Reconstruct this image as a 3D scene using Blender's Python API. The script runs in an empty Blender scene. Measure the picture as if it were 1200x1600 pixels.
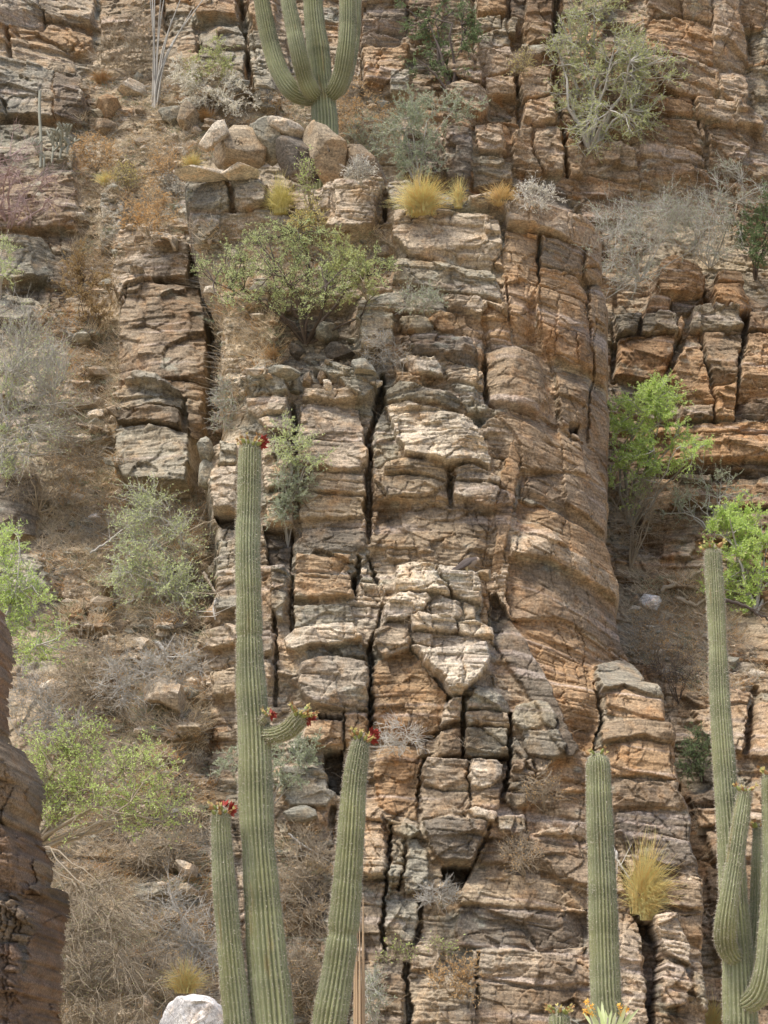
import bpy, math, random
import numpy as np
from mathutils import Vector
# ------------------------------------------------------------------ camera
sc = bpy.context.scene
COL = sc.collection
F = 3403.0                      # focal length in photo pixels
PITCH = math.radians(15.0)
CAMZ = 1.6
cd = bpy.data.cameras.new("camera"); cam = bpy.data.objects.new("camera", cd); COL.objects.link(cam)
cam.location = (0, 0, CAMZ); cam.rotation_euler = (math.pi/2 + PITCH, 0, 0)
cd.sensor_fit = 'HORIZONTAL'; cd.sensor_width = 36; cd.lens = 36*F/1200
cd.clip_end = 500; sc.camera = cam
# ------------------------------------------------------------------ light
SUN_EL, SUN_AZ = math.radians(63), math.radians(-48)     # azimuth measured from straight behind the camera, to the left
w = bpy.data.worlds.new("World"); sc.world = w; w.use_nodes = True
nt = w.node_tree; bg = nt.nodes["Background"]
sky = nt.nodes.new("ShaderNodeTexSky"); sky.sky_type = 'NISHITA'; sky.sun_disc = False
sky.sun_elevation = SUN_EL; sky.sun_rotation = math.pi + math.radians(48); sky.air_density = 0.8; sky.dust_density = 3.0
sky.ozone_density = 0.6
nt.links.new(sky.outputs[0], bg.inputs[0]); bg.inputs[1].default_value = 0.15
sd = bpy.data.lights.new("sun", 'SUN'); sun = bpy.data.objects.new("sun", sd); COL.objects.link(sun)
sd.energy = 2.5; sd.angle = math.radians(12); sd.color = (1.0, 0.95, 0.88)
sdir = Vector((-math.sin(math.radians(48))*math.cos(SUN_EL), -math.cos(math.radians(48))*math.cos(SUN_EL), math.sin(SUN_EL)))
sun.rotation_euler = (-sdir).to_track_quat('-Z', 'Y').to_euler()
sc.view_settings.view_transform = 'Standard'; sc.view_settings.look = 'None'
sc.view_settings.exposure = 0.62; sc.view_settings.gamma = 1.0
sc.render.engine = 'CYCLES'
sc.cycles.max_bounces = 5; sc.cycles.diffuse_bounces = 3; sc.cycles.use_denoising = True

# ------------------------------------------------------------------ projection
CP, SP = math.cos(PITCH), math.sin(PITCH)
def at(px, py, Y):
    u = (np.asarray(px, float)-600)/F; v = (800-np.asarray(py, float))/F
    dy = CP - v*SP; dz = SP + v*CP; t = Y/dy
    return np.stack([u*t, np.broadcast_to(Y, t.shape)*1.0 if np.ndim(t) else float(Y), CAMZ + dz*t], -1)
def proj(X, Y, Z):
    z = Z-CAMZ; f = Y*CP + z*SP; v = (-Y*SP + z*CP)/f
    return 600 + F*X/f, 800 - F*v
rng = np.random.default_rng(7)

# ------------------------------------------------------------------ noise
def _h(ix, iz, s):
    n = (ix.astype(np.int64)*374761393 + iz.astype(np.int64)*668265263 + s*974711) & 0xffffffff
    n = ((n ^ (n >> 13))*1274126177) & 0xffffffff
    n = ((n ^ (n >> 16))*2246822519) & 0xffffffff
    return ((n ^ (n >> 15)) & 0xffffff)/float(0xffffff)
def vn(x, z, s=0):
    ix = np.floor(x); iz = np.floor(z); fx = x-ix; fz = z-iz
    fx = fx*fx*(3-2*fx); fz = fz*fz*(3-2*fz)
    a = _h(ix, iz, s); b = _h(ix+1, iz, s); c = _h(ix, iz+1, s); d = _h(ix+1, iz+1, s)
    return (a+(b-a)*fx + (c-a)*fz + (a-b-c+d)*fx*fz)*2-1
def fbm(x, z, s=0, o=4, g=.5):
    r = 0; a = 1; t = 0
    for i in range(o):
        r = r + a*vn(x*2**i+i*17.3, z*2**i-i*9.1, s+i); t += a; a *= g
    return r/t
def ss(x): x = np.clip(x, 0, 1); return x*x*(3-2*x)

# ------------------------------------------------------------------ materials
def mat(name, build):
    m = bpy.data.materials.new(name); m.use_nodes = True
    n = m.node_tree; b = n.nodes["Principled BSDF"]; build(n, b); return m
def N(n, t, **k):
    o = n.nodes.new(t)
    for a, v in k.items():
        if a in o.inputs: o.inputs[a].default_value = v
        else: setattr(o, a, v)
    return o
def rock_mat(name, dip=0.05, zs=14.0, fs=1.0, strength=1.0, attr=True, col=(.4, .33, .28), bump=0.6):
    def f(n, b):
        L = n.links.new
        tc = N(n, "ShaderNodeTexCoord"); mp = N(n, "ShaderNodeMapping")
        mp.inputs['Rotation'].default_value = (0, dip, 0); mp.inputs['Scale'].default_value = (1.1, 1.1, zs)
        L(tc.outputs['Object'], mp.inputs[0])
        wv = N(n, "ShaderNodeTexNoise", Scale=1.6, Detail=9.0, Roughness=.68); L(mp.outputs[0], wv.inputs['Vector'])
        fine = N(n, "ShaderNodeTexNoise", Scale=22.0*fs, Detail=6.0, Roughness=.7); L(tc.outputs['Object'], fine.inputs['Vector'])
        mid = N(n, "ShaderNodeTexNoise", Scale=3.2, Detail=5.0, Roughness=.6); L(tc.outputs['Object'], mid.inputs['Vector'])
        if attr: a = N(n, "ShaderNodeAttribute"); a.attribute_name = 'Col'; c0 = a.outputs['Color']
        else: a = N(n, "ShaderNodeRGB"); a.outputs[0].default_value = (*col, 1); c0 = a.outputs[0]
        def mul(c, fac, lo, hi, src, x0=.3, x1=.7):
            r = N(n, "ShaderNodeMapRange"); r.inputs[1].default_value = x0; r.inputs[2].default_value = x1
            r.inputs[3].default_value = lo; r.inputs[4].default_value = hi; L(src, r.inputs[0])
            m = N(n, "ShaderNodeVectorMath", operation='SCALE'); L(c, m.inputs[0]); L(r.outputs[0], m.inputs['Scale']); return m.outputs[0]
        c1 = mul(c0, 1, .70, 1.32, wv.outputs[0], .36, .66)
        c2a = mul(c1, 1, .58, 1.46, fine.outputs[0], .35, .65)
        gr = N(n, 'ShaderNodeTexNoise', Scale=75.0*fs, Detail=3.0, Roughness=.7); L(tc.outputs['Object'], gr.inputs['Vector']); c2 = mul(c2a, 1, .70, 1.34, gr.outputs[0], .35, .65)
        # rusty bands and pale mineral flecks
        mix = N(n, "ShaderNodeMix", data_type='RGBA', blend_type='MULTIPLY'); L(c2, mix.inputs[6]); mix.inputs[7].default_value = (1.08, .93, .78, 1)
        r = N(n, "ShaderNodeMapRange"); r.inputs[1].default_value = .5; r.inputs[2].default_value = .68; L(mid.outputs[0], r.inputs[0]); L(r.outputs[0], mix.inputs[0])
        vo = N(n, "ShaderNodeTexNoise", Scale=60.0, Detail=3.0, Roughness=.6); L(mp.outputs[0], vo.inputs['Vector'])
        r2 = N(n, "ShaderNodeMapRange"); r2.inputs[1].default_value = .62; r2.inputs[2].default_value = .72; r2.inputs[4].default_value = .55; L(vo.outputs[0], r2.inputs[0])
        mx = N(n, "ShaderNodeMix", data_type='RGBA'); L(mix.outputs[2], mx.inputs[6]); mx.inputs[7].default_value = (.56, .52, .45, 1); L(r2.outputs[0], mx.inputs[0])
        L(mx.outputs[2], b.inputs['Base Color']); b.inputs['Roughness'].default_value = .9
        b.inputs['Specular IOR Level'].default_value = .25
        b1 = N(n, "ShaderNodeBump", Strength=bump*.6, Distance=.04); L(wv.outputs[0], b1.inputs['Height'])
        b2 = N(n, "ShaderNodeBump", Strength=bump, Distance=.018); L(fine.outputs[0], b2.inputs['Height']); L(b1.outputs[0], b2.inputs['Normal'])
        L(b2.outputs[0], b.inputs['Normal'])
    return mat(name, f)
def leaf_mat(name, c1, c2, trans=.38, scale=3.0, rough=.7):
    if trans or 'brown' in name or 'dry' in name: c1 = tuple(min(v*1.35, .9) for v in c1); c2 = tuple(min(v*1.35, .92) for v in c2)
    def f(n, b):
        L = n.links.new
        g = N(n, "ShaderNodeNewGeometry"); r = N(n, "ShaderNodeMix", data_type='RGBA')
        r.inputs[6].default_value = (*c1, 1); r.inputs[7].default_value = (*c2, 1)
        L(g.outputs['Random Per Island'], r.inputs[0])
        b.inputs['Roughness'].default_value = rough; b.inputs['Specular IOR Level'].default_value = .2
        L(r.outputs[2], b.inputs['Base Color'])
        if trans:
            t = N(n, "ShaderNodeBsdfTranslucent"); L(r.outputs[2], t.inputs[0]); ms = N(n, "ShaderNodeMixShader"); ms.inputs[0].default_value = trans
            o = n.nodes["Material Output"]; L(b.outputs[0], ms.inputs[1]); L(t.outputs[0], ms.inputs[2]); L(ms.outputs[0], o.inputs[0])
    return mat(name, f)

# ------------------------------------------------------------------ mesh helpers
def mesh_obj(name, V, Q, m, parent=None, cols=None, smooth=True):
    me = bpy.data.meshes.new(name); V = np.asarray(V, np.float32); Q = np.asarray(Q, np.int32)
    k = Q.shape[1]
    me.vertices.add(len(V)); me.vertices.foreach_set('co', V.ravel())
    me.loops.add(Q.size); me.loops.foreach_set('vertex_index', Q.ravel())
    me.polygons.add(len(Q)); me.polygons.foreach_set('loop_start', np.arange(0, Q.size, k, dtype=np.int32))
    me.polygons.foreach_set('loop_total', np.full(len(Q), k, np.int32))
    me.polygons.foreach_set('use_smooth', np.full(len(Q), smooth))
    if cols is not None:
        a = me.color_attributes.new('Col', 'FLOAT_COLOR', 'POINT')
        c = np.ones((len(V), 4), np.float32); c[:, :3] = cols; a.data.foreach_set('color', c.ravel())
    me.update(calc_edges=True); me.materials.append(m)
    o = bpy.data.objects.new(name, me); COL.objects.link(o)
    if parent is not None: o.parent = parent
    return o
def tag(o, label=None, cat=None, group=None, kind=None):
    if label: o['label'] = label
    if cat: o['category'] = cat
    if group: o['group'] = group
    if kind: o['kind'] = kind
    return o
def empty(name, loc=(0, 0, 0)):
    o = bpy.data.objects.new(name, None); COL.objects.link(o); o.location = loc; o.empty_display_size = .1; return o
class Acc:
    def __init__(s): s.V = []; s.Q = []; s.n = 0
    def add(s, V, Q): s.V.append(V.reshape(-1, 3)); s.Q.append(Q+s.n); s.n += V.size//3
    def obj(s, name, m, parent=None, origin=None, smooth=True):
        V = np.concatenate(s.V)
        if origin is not None: V = V-np.asarray(origin)
        return mesh_obj(name, V, np.concatenate(s.Q), m, parent, smooth=smooth)
    def tubes(s, P, R, sides=3):
        P = np.asarray(P, float); Nn, K, _ = P.shape
        T = np.gradient(P, axis=1); T /= np.linalg.norm(T, axis=2, keepdims=True)+1e-9
        ref = np.where(np.abs(T[..., 2:3]) > .9, np.array([1., 0, 0]), np.array([0, 0, 1.]))
        A = np.cross(T, ref); A /= np.linalg.norm(A, axis=2, keepdims=True)+1e-9; B = np.cross(T, A)
        th = np.arange(sides)*2*math.pi/sides
        V = P[:, :, None]+R[:, :, None, None]*(A[:, :, None]*np.cos(th)[:, None]+B[:, :, None]*np.sin(th)[:, None])
        i = np.arange(Nn)[:, None, None]*K*sides+np.arange(K-1)[None, :, None]*sides; j = np.arange(sides)[None, None]; j2 = (j+1) % sides
        s.add(V, np.stack([i+j, i+j2, i+sides+j2, i+sides+j], -1).reshape(-1, 4))
    def leaves(s, C, D, L, W):
        Nn = len(C); D = D/(np.linalg.norm(D, axis=1, keepdims=True)+1e-9)
        S = np.cross(D, rng.normal(size=(Nn, 3))); S /= np.linalg.norm(S, axis=1, keepdims=True)+1e-9
        L = np.broadcast_to(L, Nn)[:, None]; W = np.broadcast_to(W, Nn)[:, None]
        V = np.stack([C, C+D*L*.45+S*W*.5, C+D*L, C+D*L*.45-S*W*.5], 1)
        s.add(V, np.arange(Nn*4).reshape(-1, 4))

# ------------------------------------------------------------------ relief fields
TONE = {'p': (.43, .36, .285), 'w': (.58, .51, .425), 'g': (.30, .285, .24), 't': (.37, .30, .22), 'o': (.37, .255, .155),
        'b': (.275, .215, .155), 'd': (.16, .14, .12), 's': (.50, .40, .27), 'r': (.25, .165, .11)}
for k_ in TONE: TONE[k_] = tuple(np.array(TONE[k_])*((.90, .895, .83) if k_ != 's' else (1.0, 1.02, 1.02)))
TONE['r'] = (.24, .165, .11)
def ptsof(s): return np.array([[float(a) for a in p.split(',')] for p in s.split()])
def sdf(P, x, z):
    d = np.full(x.shape, 1e9); ins = np.zeros(x.shape, bool); n = len(P)
    for i in range(n):
        ax, az = P[i]; bx, bz = P[(i+1) % n]; ex, ez = bx-ax, bz-az
        t = np.clip(((x-ax)*ex+(z-az)*ez)/(ex*ex+ez*ez+1e-12), 0, 1)
        d = np.minimum(d, (x-ax-t*ex)**2+(z-az-t*ez)**2)
        c = (az > z) != (bz > z); ins ^= c & (x < (bx-ax)*(z-az)/(bz-az+1e-12)+ax)
    d = np.sqrt(d); return np.where(ins, d, -d)
class Field:
    def __init__(s, base, x0, x1, z0, z1, dx, seed, dipf, jag=1.0):
        s.base = base; s.dx = dx; s.x0 = x0; s.z0 = z0; s.seed = seed
        xs = np.arange(x0, x1, dx); zs = np.arange(z0, z1, dx); s.X, s.Z = np.meshgrid(xs, zs)
        Y = np.full(s.X.shape, 36.0)
        for _ in range(6): Y = base(*proj(s.X, Y, s.Z))
        s.B = Y; s.px, s.py = proj(s.X, Y, s.Z)
        X, Z = s.X, s.Z
        s.s = dipf(X, Z, s.px, s.py)+.10*fbm(X*.5, Z*.5, seed, 3)
        # warped coordinates for irregular outlines: broad wobble plus serration by the strata
        ser = vn(s.s*14, X*.3, seed+5)*.022+vn(s.s*34, X*.6, seed+6)*.012
        s.wx = X+jag*(.035*fbm(X*3, Z*3, seed+1, 3)+ser); s.wz = Z+jag*(.03*fbm(X*3+40, Z*3, seed+2, 3)+.012*vn(X*12, Z*12, seed+3))
        s.H = np.zeros(X.shape); s.C = np.zeros(X.shape+(3,)); s.sa = np.ones(X.shape); s.calm = 0.; s.soft = np.zeros(X.shape)
    def joints(s, th=.33, wd=.8, amp=.10, tones='ptgb', gr=.13):
        k = s.seed; gate = ss(fbm(s.X*.9, s.Z*.9, k+40, 3)*2+.55)
        T = np.array([TONE[t] for t in tones]); first = True
        for (TH, WD, am, g_, dx_) in ((th*2.3, wd*2.0, amp*1.25, gr*1.2, 0), (th*.8, wd*.75, amp*.55, gr*.7, 50)):
            # columns between long vertical joints, each with its own uneven courses
            X = s.wx+.10*vn(s.Z*1.1, s.X*.5, k+41+dx_)+.25*vn(s.Z*.35, s.X*.2, k+42+dx_)
            cu = X/(WD*1.9)+.45*vn(X/WD*.5, s.Z*.12, k+43+dx_); ci = np.floor(cu); cf = cu-ci
            S = s.s+(_h(ci, ci*0, k+44+dx_)-.5)*TH*1.6+(_h(ci, ci*0+3, k+45+dx_)-.5)*.16*(cf-.5)*WD*2
            q = S/TH+.95*vn(S/TH*.42, ci*5.3, k+11+dx_); row = np.floor(q); fr = q-row; rk = row*31+ci*7
            wr = WD*(.4+1.5*_h(rk, rk*0+1, k+14+dx_)**1.5); u = X/wr+_h(rk, rk*0, k+13+dx_)*7+.22*(fr-.5)*(_h(rk, row, k+19)-.5)*4; cl = np.floor(u); fu = u-cl
            r1 = _h(cl, rk, k+16+dx_); r2 = _h(cl, rk, k+17+dx_); r3 = _h(cl, rk, k+18+dx_)
            ev = np.minimum(fu, 1-fu)*wr; eh = np.minimum(fr, 1-fr)*TH; ec = np.minimum(cf, 1-cf)*WD*1.9
            gn = ss(vn(s.X*2.6, s.Z*2.6, k+46+dx_)*1.3+.5)
            G = np.maximum(np.maximum(np.exp(-(eh/.013)**1.3)*gn, np.exp(-(ev/.012)**1.3)*(r2 > .35)), np.exp(-(ec/.013)**1.3)*1.1*gn)
            gg = 1. if first else gate
            s.H += gg*(am*(r1*2-1)+am*.9*(r2-.5)*(fu-.5)*2+am*.7*(r3-.5)*(fr-.5)*2-g_*G)
            idx = (r3*len(tones)).astype(int) % len(tones); Cn = T[idx]*(.85+.3*r2)[..., None]
            s.C = Cn if first else s.C*.65+Cn*.35; first = False
    def poly(s, P, pad=.25, warp=True):
        Y = s.base(P[:, 0], P[:, 1]); W = at(P[:, 0], P[:, 1], Y); P2 = W[:, [0, 2]]
        a0, c0 = P2.min(0)-pad; a1, c1 = P2.max(0)+pad
        i0 = max(int((a0-s.x0)/s.dx), 0); i1 = min(int((a1-s.x0)/s.dx)+1, s.X.shape[1]); j0 = max(int((c0-s.z0)/s.dx), 0); j1 = min(int((c1-s.z0)/s.dx)+1, s.X.shape[0])
        if i1 <= i0 or j1 <= j0: return None
        sl = (slice(j0, j1), slice(i0, i1))
        x, z = (s.wx[sl], s.wz[sl]) if warp else (s.X[sl], s.Z[sl])
        return sl, sdf(P2, x, z), P2
    def block(s, tone, off, pts, tx=0., tz=0., rnd=.03, R=.04, n=0, keep=.35):
        r = s.poly(ptsof(pts) if isinstance(pts, str) else pts)
        if r is None: return
        sl, d, P2 = r; c = P2.mean(0); m = d > 0; R_ = min(R, max(d.max()*.8, .02))
        e = np.clip(1-d/R_, 0, 1); x, z = s.X[sl], s.Z[sl]
        q = rng.random(4)
        hb = off+tx*(x-c[0])+tz*(z-c[1])-rnd*e**2.2+(q[0]-.5)*.12*(x-c[0])+.035*fbm(x*2.2, z*2.2, int(q[1]*999), 3)-.03*np.exp(-(np.abs(d)/.014)**2)
        for k in range(3):      # chipped corners: flat planes cut the face
            f_ = rng.uniform(0, 6.283); u = (x-c[0])*math.cos(f_)+(z-c[1])*math.sin(f_); pu = (P2-c)@np.array([math.cos(f_), math.sin(f_)]); hb = np.minimum(hb, hb.mean()*0+off+.01-rng.uniform(.3, 1.1)*(u-pu.max()*rng.uniform(.35, .8)))
        s.H[sl] = np.where(m, hb+s.H[sl]*keep*(.5+q[2]), s.H[sl])
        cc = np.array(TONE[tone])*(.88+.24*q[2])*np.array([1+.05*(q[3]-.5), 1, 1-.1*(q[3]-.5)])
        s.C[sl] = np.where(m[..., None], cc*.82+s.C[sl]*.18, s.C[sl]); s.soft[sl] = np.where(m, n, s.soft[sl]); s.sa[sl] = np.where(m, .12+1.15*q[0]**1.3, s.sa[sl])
    def patch(s, tone, off, pts, edge=.3, keep=.4, soft=1.0, fac=1.):
        r = s.poly(ptsof(pts), pad=edge+.2)
        if r is None: return
        sl, d, P2 = r; w_ = ss(d/edge*.5+.5)*(1-.95*ss(fbm(s.X[sl]*.9, s.Z[sl]*1.1, s.seed+88, 4)*3.2-.35))
        s.H[sl] = s.H[sl]*(1-w_*(1-keep))+off*w_; s.C[sl] = s.C[sl]*(1-w_*fac)[..., None]+np.array(TONE[tone])*(w_*fac)[..., None]
        s.soft[sl] = np.maximum(s.soft[sl], w_*soft)
    def fill(s, rad=.11, g0=.025, g1=.075):
        r = int(rad/s.dx); B = s.H
        for _ in range(2):
            for ax in (0, 1):
                C = np.cumsum(np.concatenate([np.repeat(np.take(B, [0], ax), r+1, ax), B, np.repeat(np.take(B, [-1], ax), r, ax)], ax), ax)
                n = B.shape[ax]; B = (np.take(C, range(2*r+1, 2*r+1+n), ax)-np.take(C, range(0, n), ax))/(2*r+1)
        g = g0+g1*ss(fbm(s.X*1.6, s.Z*1.6, s.seed+93, 3)*1.6+.4); lim = B-g+.02*vn(s.X*22, s.Z*30, 5)
        s.H = np.maximum(s.H, lim)
    def crack(s, wpx, depth, pts):
        depth *= .55
        P = ptsof(pts); Y = s.base(P[:, 0], P[:, 1]); P2 = at(P[:, 0], P[:, 1], Y)[:, [0, 2]]; wd = wpx*.0058
        a0, c0 = P2.min(0)-wd*2-.1; a1, c1 = P2.max(0)+wd*2+.1
        i0 = max(int((a0-s.x0)/s.dx), 0); i1 = int((a1-s.x0)/s.dx)+1; j0 = max(int((c0-s.z0)/s.dx), 0); j1 = int((c1-s.z0)/s.dx)+1
        sl = (slice(j0, j1), slice(i0, i1)); x, z = s.wx[sl], s.wz[sl]
        if x.size == 0: return
        d = np.full(x.shape, 9.)
        for i in range(len(P2)-1):
            ax, az = P2[i]; ex, ez = P2[i+1]-P2[i]; t = np.clip(((x-ax)*ex+(z-az)*ez)/(ex*ex+ez*ez+1e-9), 0, 1)
            d = np.minimum(d, np.hypot(x-ax-t*ex, z-az-t*ez))
        d = d*(1+.45*vn(x*5, z*5, 77)); s.H[sl] -= depth*ss(1.6-d/wd*1.1)*(.3+.7*ss(fbm(x*1.9, z*1.9, 177, 2)*2.2+.75))
    def facets(s, sc, amp, tilt, ax=1.6):
        X = s.X/(sc*ax)+.15*vn(s.X*3, s.Z*3, 9); Z = s.s/sc; ix = np.floor(X); iz = np.floor(Z); bd = np.full(X.shape, 9.); h = np.zeros(X.shape); k = s.seed+int(sc*1000)
        for a in (-1, 0, 1):
            for b in (-1, 0, 1):
                cx = ix+a; cz = iz+b; dx_ = X-cx-_h(cx, cz, k); dz_ = Z-cz-_h(cx, cz, k+1); d2 = dx_*dx_+dz_*dz_
                hh = amp*(_h(cx, cz, k+2)*2-1)+sc*tilt*((_h(cx, cz, k+3)*2-1)*dx_+(_h(cx, cz, k+4)*2-1)*dz_); h = np.where(d2 < bd, hh, h); bd = np.minimum(bd, d2)
        s.H += h*(1-.6*s.soft)*(1-.75*s.calm)
    def strata(s, amp=1.0):
        S, X = s.s, s.X; k = s.seed+30; a = amp*s.sa*(1-.75*s.soft)*(.55+.75*ss(fbm(X*.7, s.Z*.7, k+9, 2)+.5))
        st = lambda v: np.sign(v)*np.abs(v)**.55
        h = .026*st(vn(S*3.3, X*.6, k))+.018*st(vn(S*8, X*1.3, k+1))+.013*st(vn(S*21, X*3.1, k+2))+.010*vn(S*46, X*6, k+3)
        for f, q, wd, dp in ((5.5, .45, .10, .035), (13, .9, .13, .022), (27, 1.6, .16, .012)):
            n = vn(S*f, X*q, k+int(f)); h = h-dp*ss(1-np.abs(n)/wd)
        h = h*(1-.45*s.calm)+s.calm*(.034*st(vn(S*4.3, X*.12, k+50))+.022*st(vn(S*10, X*.3, k+51))-.03*ss(1-np.abs(vn(S*7, X*.2, k+52))/.13))
        s.H += a*h+.012*fbm(X*9, s.Z*9, k+20, 4)+s.soft*(.10*fbm(X*2.2, s.Z*2.6, k+22, 6, .66)+.05*np.abs(fbm(X*6, s.Z*8, k+29, 3)))
        s.H += .045*fbm(X*1.4, s.Z*1.6, k+25, 3)
    def stains(s):
        X, Z = s.X, s.Z; k = s.seed+60
        a = (s.rust*(.7+.5*fbm(X*.8, Z*.8, k+30, 3))*(1-.8*s.soft))[..., None]; s.C = s.C*(1-a)+s.C*np.array([.94, .73, .54])*a
        a = ss(fbm(X*1.1, Z*.7, k, 4)*2.2-.35)[..., None]*.55; s.C = s.C*(1-a)+s.C*np.array([1.04, .84, .66])*a
        a = ss(fbm(X*1.6, Z*.9, k+5, 5, .6)*3.4-.40)[..., None]*.68*(1-s.soft[..., None]); s.C = s.C*(1-a)+s.C*np.array([.47, .46, .46])*a
        a = ss(fbm(X*2.3, Z*3.1, k+9, 5, .6)*3-1.0)[..., None]*.5; s.C = s.C*(1-a)+np.array([.36, .37, .30])*a
        a = ss(vn(s.s*11, X*.5, k+15)*2-.9)[..., None]*.45; s.C = s.C*(1-a)+np.array([.5, .42, .36])*a
    def finish(s): s.Y = s.B-s.H
    def mesh(s, name, m, mask, face_sel=None):
        ny, nx = s.X.shape; fm = mask[:-1, :-1] & mask[1:, :-1] & mask[:-1, 1:] & mask[1:, 1:]
        if face_sel is not None: fm &= face_sel[:-1, :-1]
        idx = np.arange(ny*nx).reshape(ny, nx)
        Q = np.stack([idx[:-1, :-1][fm], idx[:-1, 1:][fm], idx[1:, 1:][fm], idx[1:, :-1][fm]], -1)
        used = np.zeros(ny*nx, bool); used[Q.ravel()] = True; rm = np.cumsum(used)-1
        V = np.stack([s.X, s.Y, s.Z], -1).reshape(-1, 3)[used]
        return mesh_obj(name, V, rm[Q], m, cols=np.clip(s.C.reshape(-1, 3)[used], .02, .8))
    def sample(s, X, Z):
        i = np.clip(((X-s.x0)/s.dx).astype(int), 0, s.X.shape[1]-1); j = np.clip(((Z-s.z0)/s.dx).astype(int), 0, s.X.shape[0]-1)
        out = (X < s.x0) | (Z < s.z0) | (Z > s.z0+s.dx*s.X.shape[0]) | (X > s.x0+s.dx*s.X.shape[1])
        y = s.Y[j, i]; y = np.where(s.mask[j, i], y, 99.); return np.where(out, 99., y)
def hit(px, py, fields):
    px = np.atleast_1d(np.asarray(px, float)); py = np.atleast_1d(np.asarray(py, float))
    Ys = np.arange(27, 47, .05); best = np.full(len(px), 46.)
    u = ((px-600)/F)[:, None]; v = ((800-py)/F)[:, None]; dy = CP-v*SP; t = Ys[None]/dy
    X = u*t; Z = CAMZ+(SP+v*CP)*t
    for f in fields:
        inside = f.sample(X, Z) <= Ys[None]; h = inside.any(1); k = inside.argmax(1)
        best = np.where(h, np.minimum(best, Ys[k]), best)
    return best

# --- the mountainside behind (cliff + hillside)
XC = np.array([-300, 0, 150, 300, 450, 600, 800, 1000, 1200, 1500.])
YC = np.array([-250, 0, 200, 300, 450, 600, 800, 950, 1100, 1300, 1600, 1950.])
TB = np.array([[46, 46, 47, 46, 46, 46, 46, 46, 47, 47], [43.5, 43.5, 45, 44.5, 44.5, 44.5, 44.5, 44, 45, 45], [42, 42, 42.2, 42, 42.5, 43, 43.5, 43.5, 44.5, 45],
    [41, 41, 41, 41, 41.5, 43, 43.5, 43.5, 44, 44], [39.5, 39.5, 39.6, 39.5, 40, 41, 42.5, 43, 43, 43], [38, 38, 38.3, 38, 39, 40, 42, 42.5, 42, 42],
    [36.5, 36.5, 37, 36.5, 38, 39, 41, 41.5, 41, 41], [35.3, 35.3, 35.8, 35.5, 37, 38, 40, 40, 39.5, 39], [34.2, 34.2, 34.5, 34.6, 36, 37, 38, 38, 37.5, 37.5],
    [32.5, 32.5, 32.9, 33.2, 35, 36, 37, 37, 36, 36], [30, 30, 30.4, 31, 33, 34, 35, 35, 34, 34], [28, 28, 28.4, 29, 31, 32, 33, 33, 32, 32]])
def base_back(px, py):
    i = np.clip(np.searchsorted(XC, px)-1, 0, len(XC)-2); j = np.clip(np.searchsorted(YC, py)-1, 0, len(YC)-2)
    u = np.clip((px-XC[i])/(XC[i+1]-XC[i]), 0, 1); v = np.clip((py-YC[j])/(YC[j+1]-YC[j]), 0, 1)
    return TB[j, i]*(1-u)*(1-v)+TB[j, i+1]*u*(1-v)+TB[j+1, i]*(1-u)*v+TB[j+1, i+1]*u*v
def base_but(px, py):
    r = np.maximum(px-800, 0)/180.
    return 36.5-4*(py-330)/1270.+1.5*np.minimum(r, 1.2)**1.4*ss((1060-py)/60+.5)+.35*ss((1130-py)/100+.5)*ss((px-900)/60)+.5*np.maximum(420-px, 0)/120
def dip_back(X, Z, px, py): return Z+.10*X*ss((px-700)/200)+.04*X
def dip_but(X, Z, px, py):
    k = .20*ss((py-640)/60)*ss((1120-py)/100)+.12
    return Z+.05*X+k*np.maximum(X-2.05, 0)

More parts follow.
